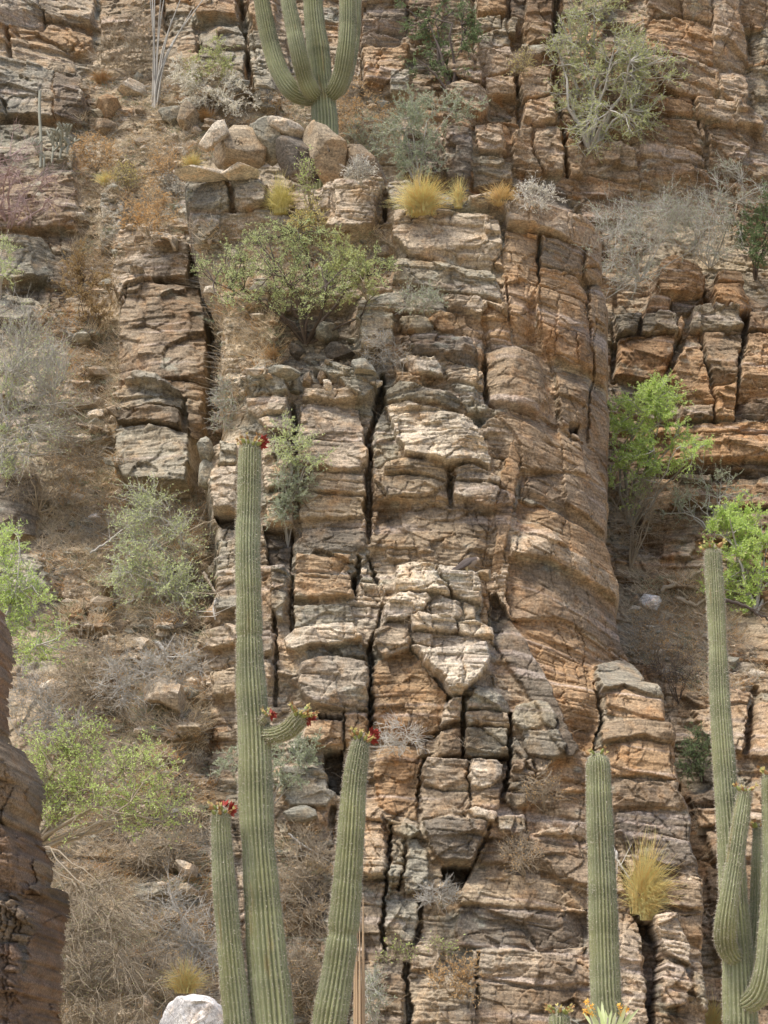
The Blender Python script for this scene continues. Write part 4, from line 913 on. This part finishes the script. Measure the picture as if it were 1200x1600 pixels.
shrub('hopbush_tree', "tall olive green tree with grey twigs growing up the top right cliff", T_, (922, 240), [(945, 60, 75, 90), (995, 120, 60, 65), (900, 100, 36, 85), (950, 190, 85, 45)], G_OLIVE, TW_GREY, 12000, .060, .012, 14, 11, 10, r0=.06, tl=.35, parts=('trunk', 'crown'), Yc=43.0)
shrub('greythorn_shrub', "grey green airy shrub behind the squat dark block right of the ledge saguaro", S_, (655, 290), [(620, 210, 65, 60), (680, 170, 45, 40), (655, 240, 45, 45), (710, 165, 40, 20)], G_GREY, TW_GREY, 10000, .04, .013, 8, 8, 9, r0=.03, tl=.28, Yc=41.0)
shrub('cliff_tree', "dark sparse tree with bare crooked limbs in the top center cleft", T_, (705, 150), [(705, 45, 48, 55), (680, 100, 50, 30), (650, 30, 40, 30)], G_DARK, TW_DARK, 5000, .05, .015, 7, 7, 7, r0=.05, tl=.3, parts=('trunk', 'crown'), Yc=43.2)
shrub('palo_verde_tree', "bright lime green palo verde bulging out right of the buttress", T_, (985, 830), [(1000, 640, 48, 55), (1045, 690, 55, 50), (990, 720, 38, 60), (1030, 620, 35, 30)], G_LIME, TW_GREY, 22000, .045, .013, 10, 9, 9, r0=.045, tl=.3, parts=('trunk', 'crown'), Yc=40.3, droop=.15)
shrub('bare_thicket', "tangle of bare grey brown twigs below the lime green palo verde", S_, (985, 890), [(990, 820, 38, 60), (1020, 770, 35, 40)], G_BRN, TW_BRN, 500, .03, .01, 8, 8, 10, r0=.02, tl=.3, Yc=40.2)
shrub('green_tree', "leafy mid green tree at the right edge behind the tall saguaro tip", T_, (1180, 960), [(1165, 830, 50, 40), (1190, 880, 50, 50), (1130, 830, 25, 25), (1150, 930, 40, 30)], G_LIME, TW_GREY, 9000, .06, .018, 8, 8, 8, r0=.04, tl=.3, parts=('trunk', 'crown'), Yc=39.6)
shrub('pale_shrub', "thin blue grey shrub on the banded ledge above the right edge tree", S_, (1110, 835), [(1110, 770, 60, 40), (1060, 790, 30, 30)], G_GREY, TW_GREY, 2600, .035, .011, 6, 6, 7, Yc=40.4)
shrub('bare_thicket', "wide silvery bare thicket right of the buttress top", S_, (1000, 440), [(960, 370, 50, 60), (1020, 350, 60, 55), (1090, 330, 60, 35), (985, 430, 45, 25)], G_GREY, TW_GREY, 4500, .03, .011, 12, 12, 11, r0=.015, tl=.36, Yc=41.9, Y=42.3)
shrub('bare_thicket', "pale bare shrub under the top right overhang", S_, (1110, 420), [(1110, 370, 60, 40), (1150, 300, 40, 45)], G_GREY, TW_GREY, 2500, .03, .01, 9, 8, 10, r0=.02, tl=.32, Yc=42.2)
shrub('dark_shrub', "dark green shrub mass at the right edge above the orange blocks", S_, (1180, 440), [(1175, 375, 40, 50), (1200, 340, 30, 40)], G_DARK, TW_DARK, 5000, .045, .015, 6, 6, 7, Yc=42.4)
shrub('bare_thicket', "big silver twigged brush sweeping in from the left edge", S_, (-10, 720), [(30, 540, 70, 50), (40, 620, 75, 55), (20, 690, 70, 50), (70, 580, 40, 50)], G_MESQ, TW_GREY, 2600, .035, .011, 16, 12, 9, r0=.026, tl=.5, Yc=36.0, sub=.3)
shrub('green_sprig_shrub', "small green leafy shrub inside the silver brush at the left edge", S_, (0, 740), [(20, 700, 35, 50), (15, 590, 25, 30)], G_MESQ, TW_GREY, 1800, .035, .011, 5, 5, 6, Yc=36.0)
shrub('pink_stem_shrub', "leafless pinkish branching shrub at the upper left edge", S_, (15, 360), [(30, 260, 65, 45), (40, 310, 65, 40), (0, 290, 40, 50)], None, TW_PINK, 0, nm=12, ns=9, nt=8, r0=.03, tl=.3, Yc=39.3)
shrub('green_shrub', "green tuft at the left edge under the pinkish shrub", S_, (0, 470), [(5, 410, 20, 35)], G_MESQ, TW_GREY, 1200, .035, .011, 4, 5, 6, Yc=38.6)
shrub('silver_shrub', "whitish dry leafed shrub right of the ocotillo foot", S_, (330, 185), [(325, 140, 50, 32), (370, 155, 35, 25), (290, 120, 25, 25)], G_PALE, TW_PALE, 6500, .032, .013, 8, 7, 8, r0=.015, tl=.2)
shrub('yellow_green_shrub', "yellow green shrub against the cleft cliff above the silver shrub", S_, (318, 150), [(325, 90, 35, 30), (350, 85, 25, 35), (308, 120, 15, 20)], G_OLIVE, TW_BRN, 3000, .035, .012, 5, 6, 7)
shrub('dry_brush', "brown leafless brush high on the cliff left of the ocotillo", S_, (200, 120), [(200, 55, 45, 50), (165, 90, 25, 30), (220, 100, 35, 35)], G_BRN, TW_BRN, 900, .03, .01, 10, 9, 10, r0=.014, tl=.3)
shrub('dry_brush', "brown thicket behind the ledge saguaro right side", S_, (560, 215), [(560, 165, 35, 35), (590, 185, 25, 30), (540, 190, 25, 30)], G_DRY, TW_BRN, 2600, .028, .012, 8, 7, 8, r0=.012, tl=.22)
shrub('green_shrub', "dusty green shrub between ledge saguaro and grey green shrub", S_, (570, 255), [(565, 215, 35, 28)], G_GREY, TW_GREY, 1800, .032, .011, 5, 5, 6)
for i, (L_, b, el, lf, tw_, n) in enumerate((
    ("rust brown rounded shrub in the middle of the upper slope", (232, 370), [(228, 325, 36, 42)], G_DRY, TW_BRN, 3000), ("dark brown leafy shrub filling the gully left of the pillar", (140, 540), [(135, 450, 38, 60), (155, 490, 35, 35), (120, 410, 25, 30)], G_BRN, TW_DARK, 6500),
    ("straw coloured low shrub under the orange triangular rock", (150, 270), [(155, 235, 40, 30)], G_DRY, TW_BRN, 2200), ("small yellow flowered shrub right of the yellow green grass", (485, 375), [(485, 335, 22, 28), (465, 355, 20, 20)], G_YEL, TW_BRN, 2200),
    ("yellow shrub on the upper slope below pale rock", (200, 300), [(195, 272, 20, 18)], G_YEL, TW_BRN, 900), ("dry tan shrub between the slope and split ledge block", (255, 300), [(255, 262, 28, 32)], G_DRY, TW_BRN, 1600),
    ("grey fuzzy bush in the shaded slot beside the left pillar", (352, 678), [(352, 635, 22, 40)], G_GREY, TW_GREY, 500), ("small grey bush in front of the split ledge block", (262, 300), [(265, 285, 18, 18)], G_PALE, TW_GREY, 700),
    ("reddish bare brush in the right gully under the white rock", (1030, 1050), [(1030, 990, 55, 42), (1060, 1020, 50, 35)], G_DRY, TW_BRN, 900), ("dull green bush behind the right saguaro trunk", (1100, 1225), [(1090, 1180, 25, 38)], G_DARK, TW_DARK, 3000),
    ("dark twiggy brush in the gully left of the tall right saguaro", (1060, 1100), [(1070, 1050, 30, 30), (1030, 1050, 30, 25)], G_BRN, TW_DARK, 300), ("grey green bush on the cliff face beside the tall saguaro", (450, 855), [(440, 790, 28, 45), (455, 750, 30, 40)], G_GREY, TW_GREY, 4500),
    ("green sprays above the grey green cliff bush", (452, 790), [(470, 705, 40, 35), (445, 690, 25, 30)], G_MESQ, TW_GREY, 2600), ("pale olive bush behind the slender left arm", (420, 1270), [(440, 1195, 55, 35), (370, 1200, 35, 30), (480, 1180, 25, 30)], G_GREY, TW_GREY, 6000),
    ("dry leafless bush hanging in the crack left of the lowest blocks", (620, 1190), [(625, 1150, 40, 28)], G_BRN, TW_PALE, 100), ("dry straw bush low on the rock face between the leaning arm and single saguaro", (712, 1560), [(715, 1525, 35, 32)], G_DRY, TW_BRN, 1300),
    ("brittle tan twigs on the face left of the single saguaro", (850, 1270), [(845, 1235, 30, 28)], G_DRY, TW_BRN, 250), ("thin dry bush below the brittle tan twigs", (820, 1370), [(815, 1335, 35, 28)], G_DRY, TW_BRN, 200),
    ("dead grey bush under the dark wedge block", (690, 1420), [(690, 1398, 45, 15)], G_BRN, TW_GREY, 60), ("sage green sprigs beside the dead saguaro skeleton", (590, 1600), [(580, 1560, 18, 40)], G_GREY, TW_PALE, 900),
    ("small green plant in the crack low on the rock face", (640, 1500), [(625, 1490, 30, 15), (690, 1480, 22, 12)], G_LIME, TW_BRN, 350), ("pale brush under the mesquite right edge", (600, 570), [(600, 550, 35, 28)], G_BRN, TW_GREY, 250),
    ("grey dry bush on the slab beneath the mesquite", (650, 480), [(650, 465, 40, 20)], G_GREY, TW_GREY, 1100), ("leafy green sprig in front of the dark ledge boulder", (487, 330), [(480, 275, 14, 32)], G_LIME, TW_BRN, 500),
    ("yellow green tuft on the stacked blocks at top center", (815, 120), [(818, 98, 16, 14), (803, 113, 6, 5)], G_YEL, TW_BRN, 600), ("white flowered sprig between two ledge boulders", (565, 290), [(565, 265, 18, 14)], G_PALE, TW_GREY, 500),
    ("fallen silver twigs behind the golden ledge grass", (840, 325), [(840, 305, 32, 20)], G_PALE, TW_PALE, 700))):
    shrub('dry_shrub' if lf in (G_DRY, G_BRN) else 'small_shrub', L_, S_, b, el, lf, tw_, n, .032, .012, 6, 6, 8, r0=.014, tl=.2)
for L_, b, el, n in (("green leaved branchy shrub in the middle of the dry slope", (290, 900), [(225, 790, 55, 35), (250, 840, 55, 40), (200, 820, 30, 30)], 3300), ("lower green shrub with long grey boughs on the dry slope", (310, 990), [(225, 900, 65, 40), (285, 910, 45, 40), (190, 880, 45, 30), (300, 940, 30, 25)], 4500)):
    shrub('slope_shrub', L_, S_, b, el, G_MESQ, TW_GREY, n, .038, .012, 10, 8, 9, r0=.026, tl=.32, droop=.1)
shrub('acacia_tree', "lacy bright green tree reaching in from the left edge above the outcrop", T_, (-60, 1080), [(15, 870, 35, 40), (35, 930, 40, 45), (60, 1000, 45, 40), (0, 960, 30, 60)], G_LIME, TW_GREY, 9000, .036, .010, 10, 9, 9, Y=30.0, Yc=29.5, r0=.035, tl=.26, parts=('trunk', 'crown'))
shrub('acacia_tree', "lacy green boughs spreading out from behind the outcrop", T_, (50, 1330), [(90, 1180, 55, 35), (130, 1150, 50, 25), (190, 1200, 85, 45), (250, 1270, 60, 40), (130, 1260, 75, 45), (60, 1230, 30, 50)], G_LIME, TW_BRN, 9500, .036, .009, 16, 9, 9, Y=27.8, Yc=27.5, r0=.035, tl=.26, parts=('trunk', 'crown'))
shrub('leafless_tree', "drooping dark twigged tree hanging beside the outcrop", T_, (30, 1330), [(160, 1400, 70, 45), (150, 1470, 75, 70), (180, 1550, 70, 55), (120, 1560, 50, 60)], G_OLIVE, TW_BRN, 1500, .020, .006, 11, 16, 13, Y=27.0, Yc=26.6, r0=.017, tl=.34, droop=.5, org_up=.9, sub=.4, parts=('trunk', 'crown'))
for L_, b, el in (("ashen brush tangle below the split tan block", (200, 1130), [(150, 1020, 70, 40), (130, 1080, 60, 45)]), ("grey twig heap above the rounded slope rocks", (230, 1120), [(210, 1060, 60, 50), (290, 1040, 35, 30)]),
                  ("straw and grey brush left of the slender left arm", (290, 1480), [(270, 1430, 60, 45), (300, 1500, 50, 45)]), ("dry brush heap above the white boulder", (250, 1560), [(240, 1520, 60, 40), (290, 1540, 40, 20)]),
                  ("bare bush between the tall saguaro and its leaning arm", (480, 1450), [(460, 1400, 40, 50), (480, 1330, 35, 35)]), ("tan brush at the foot of the leaning arm", (470, 1580), [(465, 1530, 45, 50)]),
                  ("bare bush on the slope right of the curved side arm rocks", (310, 1330), [(250, 1340, 60, 30), (300, 1300, 40, 30)]), ("dark dry brush on the left slope under the silver brush", (60, 800), [(70, 750, 60, 40), (120, 700, 40, 40)]),
                  ("bare grey shrub at the very left of the slope below the dark block", (30, 1150), [(40, 1090, 50, 40), (90, 1130, 40, 35)])):
    shrub('bare_shrub', L_, S_, b, el, G_DRY, TW_BRN if 'grey' not in L_ else TW_GREY, 400, .03, .009, 10, 8, 10, r0=.014, tl=.28, sub=.8)
# ocotillo
Y0 = float(hit([243], [170], FS)[0])+.02; B = at(243, 172, Y0); e = tag(empty('ocotillo', B), "tall ocotillo with thin grey upright wands at the upper left", "ocotillo")
for k, (x1, y1) in enumerate(((235, -60), (243, -80), (256, -60), (232, -30), (285, -10), (320, -5), (268, 30), (300, 15), (240, 60), (275, 60), (262, -40))):
    a = Acc(); p0 = B+np.array([rng.uniform(-.08, .08), rng.uniform(-.1, .1), 0]); p1 = at(x1, y1, Y0-.3+rng.uniform(-.5, .3)); pm = at(243+(x1-243)*.25+rng.uniform(-3, 3), 172+(y1-172)*.5, Y0-.15)
    P = catmull([p0, pm, p1], 40); a.tubes(P[None], (np.linspace(.024, .010, 40)*(1+.12*np.sin(np.arange(40)*2.2)))[None], 5); D = rng.normal(size=(90, 3)); a.leaves(P[rng.integers(0, 40, 90)], D, .03, .006); a.obj('stem', TW_GREY, e, origin=B)
# cholla with chunky jointed arms
Y0 = float(hit([72], [250], FS)[0])-.2; B = at(72, 262, Y0); e = tag(empty('cholla', B), "pale grey green cholla with chunky jointed arms beside the left cliff ledge", "cholla cactus")
def joint(parent, p, d, L, r, depth):
    a = Acc(); pts = np.array([p+d*L*t for t in np.linspace(0, 1, 7)]); a.tubes(pts[None], (r*np.array([.5, .95, 1, 1.02, 1, .8, .25]))[None], 8)
    D = rng.normal(size=(120, 3)); q = pts[rng.integers(0, 7, 120)]; D /= np.linalg.norm(D, axis=1, keepdims=True); a.leaves(q+D*r*.9, D, .022, .003); a.obj('joint', CHO, parent, origin=B)
    if depth > 0:
        for k in range(2 if depth > 1 else 3):
            dd = d*.5+np.array([rng.uniform(-1, 1), rng.uniform(-.6, .6), rng.uniform(-.1, .9)]); dd /= np.linalg.norm(dd); joint(parent, p+d*L*rng.uniform(.7, 1), dd, L*rng.uniform(.7, .95), r*.92, depth-1)
CHO = leaf_mat("cholla_skin", (.27, .28, .21), (.36, .35, .28), 0)
for k, dx_ in enumerate((-.1, .25, .6, .9)): joint(e, B+np.array([dx_*.45, 0, .1*k]), np.array([.15*dx_, 0, 1]), .26, .026, 3)
pt = np.array([at(63+1.5*math.sin(i), 262-20*i, Y0) for i in range(7)]); a = Acc(); a.tubes(pt[None], np.full((1, 7), .03), 7); a.obj('stem', CHO, e, origin=B)

# ------------------------------------------------------------------ grasses
def tuft(label, px, py, w, h, m=STRAW, n=700, lean=0., Y=None, group="golden bunch grass on the ledges", name='grass_tuft', dy=-.06, wid=.0085):
    n = int(n*.8)
    if Y is None: Y = float(hit([px], [py], FS)[0])+dy
    B = at(px, py, Y); sc_ = Y/CP/F; K = 6; t_ = np.linspace(0, 1, K)[None, :, None]
    a_ = rng.uniform(0, 6.283, n); rr = rng.uniform(0, 1, n)**.7; Hh = h*sc_*rng.uniform(.30, 1.12, n)*(1-.25*rr); out = np.stack([np.cos(a_)*rr*w*.58*sc_+lean*h*sc_*rng.uniform(.5, 1.2, n), -np.abs(np.sin(a_))*rr*w*.5*sc_, 0*a_], 1)
    base = B+np.stack([rng.normal(size=n)*w*.08*sc_, rng.normal(size=n)*w*.06*sc_, 0*a_], 1)
    P = base[:, None]+out[:, None]*(t_**1.6)+np.array([0, 0, 1.])*Hh[:, None, None]*(t_-rng.uniform(.15, .75, (n, 1, 1))*rr[:, None, None]*t_**3)
    P += rng.normal(size=P.shape)*.012*t_+rng.normal(size=(n, 1, 3))*.05*t_**2*h*sc_/.7; a = Acc(); a.tubes(P, wid*.5*(1-.75*t_[..., 0])+0*P[..., 0], 3); o = a.obj(name, m, origin=B); o.location = B; return tag(o, label, "grass tuft", group)
tuft("big golden bunch grass on the buttress top ledge", 657, 336, 95, 78, n=1500)
tuft("narrow golden grass beside the big tuft with dead stalks", 716, 325, 34, 60, n=350); tuft("low orange grass at the right end of the ledge", 783, 320, 60, 42, n=700, m=leaf_mat("orange_straw", (.62, .43, .20), (.78, .58, .30), .3))
tuft("yellow green bunch grass left of the split block on the ledge", 438, 335, 60, 75, m=leaf_mat("yellow_green_straw", (.55, .50, .16), (.72, .60, .30), .3), n=700)
tuft("large golden grass clump sprouting from the crack right of the single saguaro", 1003, 1428, 78, 120, n=1500, lean=.10)
tuft("golden grass hanging under the large clump in the same crack", 1012, 1438, 45, 60, n=400, lean=.1)
tuft("straw grass at the bottom right below the rocks", 1112, 1606, 60, 50, n=600); tuft("small straw grass on the rocks left of the tall right saguaro", 1098, 1305, 32, 55, n=400, m=STRAW2)
tuft("orange dry grass tuft below the top left cliff", 158, 130, 44, 30, n=350, m=G_DRY); tuft("dry orange tuft behind the leaning slab", 318, 190, 45, 28, n=350, m=G_DRY); tuft("blond tuft left of the round striped boulder", 300, 265, 40, 34, n=450, m=STRAW)
tuft("orange dry tuft above the white boulder", 290, 1552, 70, 55, n=500, m=STRAW, Y=28.6); tuft("straw tuft on the left slope by the pinkish shrub", 165, 290, 40, 30, n=300)
tuft("dry grass under the dark trunk in the mesquite hollow", 425, 560, 30, 25, n=200, m=G_DRY)
# green leaved shrub with orange flowers, very near
Y0 = 15.0; B = at(950, 1680, Y0); e = tag(empty('flowering_plant', B), "near plant with long pale green leaves and orange flowers at the bottom edge", "flowering plant")
a = Acc(); P = []
for k in range(17):
    x1 = 952+rng.normal()*27; y1 = 1548+abs(x1-952)*.55+rng.uniform(-6, 34); p0 = at(945+rng.uniform(-12, 12), 1640, Y0); p1 = at(x1, y1, Y0+rng.uniform(-.12, .12)); d_ = p1-p0; Ln = np.linalg.norm(d_)
    u = np.cross(d_, [0, 1, .3]); u /= np.linalg.norm(u); t_ = np.linspace(.25, 1, 8); wv_ = .012*np.sin((t_-.25)/.75*math.pi)**.7+.001; cv = p0+d_*t_[:, None]+np.array([0, -.2, -.4])*Ln*.12*((t_-.25)**2)[:, None]
    V = np.stack([cv-u*wv_[:, None], cv+np.array([0, .5, -.5])*.004, cv+u*wv_[:, None]], 1); i = np.arange(7)[:, None]*3; j = np.arange(2)[None]; a.add(V, np.stack([i+j, i+j+1, i+j+4, i+j+3], -1).reshape(-1, 4))
a.obj('leaves', G_BRIGHT, e, origin=B)
a = Acc(); sp = np.array([[at(945, 1680, Y0), at(944+dx_*.4, 1630, Y0), at(944+dx_, 1590, Y0-.05)] for dx_ in (-22, -8, 6, 20)]); a.tubes(sp, np.full((4, 3), .006), 5); a.obj('stems', TW_GREY, e, origin=B)
FLO = leaf_mat("orange_petals", (.80, .33, .05), (.85, .50, .14), .2)
for fx, fy in ((918, 1566), (924, 1573), (915, 1580), (926, 1583), (968, 1572), (978, 1577), (972, 1584)):
    a = Acc(); c = at(fx, fy, Y0-.08); a.leaves(np.repeat(c[None], 26, 0)+rng.normal(size=(26, 3))*.008, rng.normal(size=(26, 3)), .022, .010); a.obj('flower', FLO, e, origin=B)

# ------------------------------------------------------------------ fallen branches
for L_, pts, m_, r_ in (("bare grey log in the right gully beside the chalky rock", "1028,925 1050,915 1075,905 1095,890 1110,870", TW_BRN, .05), ("second grey log below the first in the right gully", "1060,935 1085,945 1110,935 1130,930", TW_BRN, .045), ("dark curved branch behind the right saguaro", "1125,935 1160,945 1185,960 1215,975", TW_DARK, .04),
    ("thin diagonal stick on the dry slope", "140,865 170,845 200,822 230,803", TW_GREY, .022), ("long thin stick crossing the slope to the rocks", "240,860 275,840 310,822 335,812", TW_BRN, .018), ("pale driftwood piece below the slope shrub", "245,1002 252,1012 258,1025 270,1036", TW_PALE, .04),
    ("forked dry stump left of the tall saguaro", "318,895 330,915 343,935", TW_BRN, .03), ("pale bare branch hanging on the rubble ledge", "338,935 334,950 336,968", TW_PALE, .022), ("thin pole leaning behind the leaning arm", "450,1302 480,1325 512,1345", TW_GREY, .018), ("white root running down the crack by the golden clump", "958,1325 966,1345 972,1360", TW_PALE, .03)):
    P = ptsof(pts); Yb = float(hit(P[:, 0], P[:, 1], FS).min())-.12; W3 = at(P[:, 0], P[:, 1], np.full(len(P), Yb)); C = catmull(W3, 24); C += rng.normal(size=C.shape)*r_*.3
    B = C[0].copy(); a = Acc(); a.tubes(C[None], (r_*np.linspace(1, .45, 24))[None], 7); k = rng.integers(6, 22, 5); tw = C[k][:, None]+(rng.normal(size=(5, 1, 3))*[1, .5, .8])*np.linspace(0, 1, 4)[None, :, None]*.28; a.tubes(tw, r_*.3*np.linspace(1, .3, 4)[None]+0*tw[..., 0], 4)
    o = a.obj('fallen_branch', m_, origin=B); o.location = B; tag(o, L_, "branch")

# ------------------------------------------------------------------ hawk
Yb = float(hit([732], [903], FS)[0])+.02; B = at(731, 898, Yb)
e = tag(empty('hawk', B), "grey brown hawk with a pale head perched on the pale ledge block", "bird")
bp = ptsof("703.5,893.5,3.5 709,890.5,6 714,888,7.5 718,886,10 724,883,14 730,880.5,16.5 736,878.5,16 740,876.5,12.5 743,875,10 745,874.2,9 747,874.4,6.2 748.6,875.6,2.4 749.3,876.6,.5")
W3 = at(bp[:, 0], bp[:, 1], np.full(len(bp), Yb)); R = bp[:, 2]/2*Yb/CP/F; A = catmull(np.column_stack([W3, R]), 48); C = A[:, :3]; T = np.gradient(C, axis=0); T /= np.linalg.norm(T, axis=1, keepdims=True); U = np.cross(T, [0, 1, 0]); th = np.arange(20)*2*math.pi/20
V = C[:, None]+A[:, 3][:, None, None]*(U[:, None]*np.cos(th)[:, None]+np.array([0, 1., 0])*.85*np.sin(th)[:, None]); i = np.arange(47)[:, None]*20; j = np.arange(20)[None]
ub = np.cos(th)[None]*np.ones((48, 1)); u_ = np.linspace(0, 1, 48)[:, None]; up_ = -ub if (U[24, 2] < 0) else ub
cc = np.where((up_ > -.15)[..., None], np.array([.085, .065, .055]), np.array([.30, .24, .18])); hd = ss((u_-.74)/.06)[..., None]; cc = cc*(1-hd)+np.array([.58, .45, .32])*hd; bk = ss((u_-.93)/.03)[..., None]; cc = cc*(1-bk)+np.array([.10, .09, .07])*bk
def feather(n, b):
    L = n.links.new; a_ = N(n, "ShaderNodeAttribute"); a_.attribute_name = 'Col'; t = N(n, "ShaderNodeTexNoise", Scale=90.0, Detail=3.0); r = N(n, "ShaderNodeMapRange"); r.inputs[3].default_value = .6; r.inputs[4].default_value = 1.4; L(t.outputs[0], r.inputs[0])
    m = N(n, "ShaderNodeVectorMath", operation='SCALE'); L(a_.outputs['Color'], m.inputs[0]); L(r.outputs[0], m.inputs['Scale']); L(m.outputs[0], b.inputs['Base Color']); b.inputs['Roughness'].default_value = .8
FEA = mat("feathers", feather)
mesh_obj('body', V.reshape(-1, 3)-B, np.stack([i+j, i+(j+1) % 20, i+20+(j+1) % 20, i+20+j], -1).reshape(-1, 4), FEA, e, cols=cc.reshape(-1, 3))
for sgn in (-1, 1):
    wp = ptsof("737,878,5 733,879.5,10 727,882.5,10 720,886,7 713,889.5,3.5 707,892,1"); W3 = at(wp[:, 0], wp[:, 1], np.full(len(wp), Yb+sgn*.075)); W3[:, 1] -= sgn*np.linspace(0, 1, 6)**2*.05; A = catmull(np.column_stack([W3, wp[:, 2]/2*Yb/CP/F]), 20)
    V = A[:, None, :3]+A[:, 3][:, None, None]*(np.array([.35, 0, .93])*np.cos(th)[:, None]+np.array([0, .28, 0])*np.sin(th)[:, None]); i = np.arange(19)[:, None]*20
    mesh_obj('wing', V.reshape(-1, 3)-B, np.stack([i+j, i+(j+1) % 20, i+20+(j+1) % 20, i+20+j], -1).reshape(-1, 4), FEA, e, cols=np.tile(np.array([.075, .058, .05]), (400, 1)))
    lg = np.array([at(730+sgn*1.2, 885, Yb+sgn*.03), at(731+sgn*1.2, 891, Yb+sgn*.03), at(732+sgn*1.5, 896, Yb+sgn*.035), at(733+sgn*1.5, 901, Yb+sgn*.035)]); a = Acc(); a.tubes(lg[None], np.array([[.03, .022, .010, .008]]), 8)
    ft = lg[3]; toes = np.array([[ft, ft+np.array([dx_, dy_, -.012])] for dx_, dy_ in ((.05, 0), (.04, .03), (.04, -.03), (-.035, 0))]); a.tubes(toes, np.full((4, 2), .006), 5)
    a.obj('leg', leaf_mat("leg_scales", (.45, .36, .2), (.45, .36, .2), 0) if sgn < 0 else bpy.data.materials["leg_scales"], e, origin=B)

# ------------------------------------------------------------------ ground cover
def pick(polys):
    out = []
    for s_, n in polys:
        P = ptsof(s_); a0, b0 = P.min(0); a1, b1 = P.max(0); x = rng.uniform(a0, a1, n*4); y = rng.uniform(b0, b1, n*4); k = sdf(P, x, y) > 0; out.append(np.stack([x[k][:n], y[k][:n]], 1))
    return np.concatenate(out)
def clump(q, f, s, lo):   # keep points where the noise is high
    v = fbm(q[:, 0]/f, q[:, 1]/f, s, 3); return q[v > lo]
def cover(name, label, cat, polys, m, hgt, blades, spread, seed, lo=-.15, wid=.011, flat=.0):
    q = clump(pick(polys), 40., seed, lo); Yq = hit(q[:, 0], q[:, 1], FS); B = at(q[:, 0], q[:, 1], Yq)
    B = np.repeat(B, blades, 0); n = len(B); B = B+rng.normal(size=(n, 3))*[.06, .03, .02]; D = np.stack([rng.normal(size=n)*spread, -np.abs(rng.normal(size=n))*.5*spread-.1, rng.uniform(.5, 1, n)*(1-flat)+flat*rng.normal(size=n)*.5], 1)
    L = rng.uniform(.4, 1.2, n)*hgt; t_ = np.linspace(0, 1, 4)[None, :, None]; P = B[:, None]+D[:, None]*L[:, None, None]*t_+rng.normal(size=(n, 4, 3))*.10*L[:, None, None]*t_; a = Acc(); a.tubes(P, wid*.5*(1-.6*t_[..., 0])+0*P[..., 0], 3)
    return tag(a.obj(name, m, smooth=False), label, cat, kind='stuff')
SL = [("120,130 300,90 420,150 620,150 620,260 480,260 300,250 280,300 290,380 190,390 190,480 100,480 120,300", 1500), ("60,480 190,500 190,600 180,700 200,770 320,770 330,1000 300,1060 100,1060 60,860 80,700", 2000), ("60,1060 330,1060 330,1620 80,1620", 2200), ("975,900 1110,900 1200,1060 1110,1100 1060,1060 985,1030", 600),
      ("330,460 440,480 440,560 330,690", 250), ("300,350 610,360 610,450 330,460", 500), ("430,1300 520,1300 520,1600 430,1600", 350)]
cover('dry_grass', "straw coloured dry grass covering the slope", "dry grass", SL, STRAW3, .17, 6, .8, 11, -.22)
cover('dry_grass', "orange brown dead grass patches on the slope", "dry grass", SL, G_DRY, .12, 5, .8, 23, .08)
cover('dry_twigs', "litter of fine grey brown dead twigs over the slope", "dead twigs", SL, TW_BRN, .26, 4, 1.3, 37, -.1, .006, .6)
cover('dry_twigs', "pale dead stalks scattered on the slope", "dead twigs", SL, TW_GREY, .22, 3, 1.4, 41, 0., .005, .6)
cover('low_herbs', "low dusty green herbs dotted over the slope", "ground herbs", SL, G_GREY, .06, 7, 1.2, 53, .12, .012)
WS = [("0,0 860,0 860,300 0,300", 200), ("330,380 780,340 960,1200 1100,1600 330,1600", 420), ("960,420 1200,420 1200,850 960,850", 100), ("1060,1100 1200,1100 1200,1600 1110,1600", 120)]
cover('crevice_weeds', "thin dry weeds rooted in the rock crevices", "dry weeds", WS, STRAW2, .14, 6, .9, 61, .05, .004)
q = pick([(a_, int(n*.9)) for a_, n in SL]+[("440,480 590,480 590,600 430,600", 120)]); q = clump(q, 60., 71, -.3); Yq = hit(q[:, 0], q[:, 1], FS); B = at(q[:, 0], q[:, 1], Yq); n = len(B)
t_ = (1+5**.5)/2; ico = np.array([(-1, t_, 0), (1, t_, 0), (-1, -t_, 0), (1, -t_, 0), (0, -1, t_), (0, 1, t_), (0, -1, -t_), (0, 1, -t_), (t_, 0, -1), (t_, 0, 1), (-t_, 0, -1), (-t_, 0, 1)])/1.9
tri = np.array([(0, 11, 5), (0, 5, 1), (0, 1, 7), (0, 7, 10), (0, 10, 11), (1, 5, 9), (5, 11, 4), (11, 10, 2), (10, 7, 6), (7, 1, 8), (3, 9, 4), (3, 4, 2), (3, 2, 6), (3, 6, 8), (3, 8, 9), (4, 9, 5), (2, 4, 11), (6, 2, 10), (8, 6, 7), (9, 8, 1)])
sz = np.exp(rng.normal(size=n)*.55)*.038; sz = np.minimum(sz, .15); V = ico[None]*(1+rng.normal(size=(n, 12, 1))*.22)*sz[:, None, None]*rng.uniform(.6, 1.4, (n, 1, 3))*[1.3, 1, .75]; V = V+B[:, None]
Cs = np.array([TONE['p'], TONE['g'], TONE['t'], TONE['w'], TONE['b']])[rng.integers(0, 5, n)]; tag(mesh_obj('rubble', V.reshape(-1, 3), (tri[None]+np.arange(n)[:, None, None]*12).reshape(-1, 3), R_ROCK, cols=np.repeat(Cs, 12, 0), smooth=False), "loose stones strewn over the dry slope", "rubble", kind='stuff')
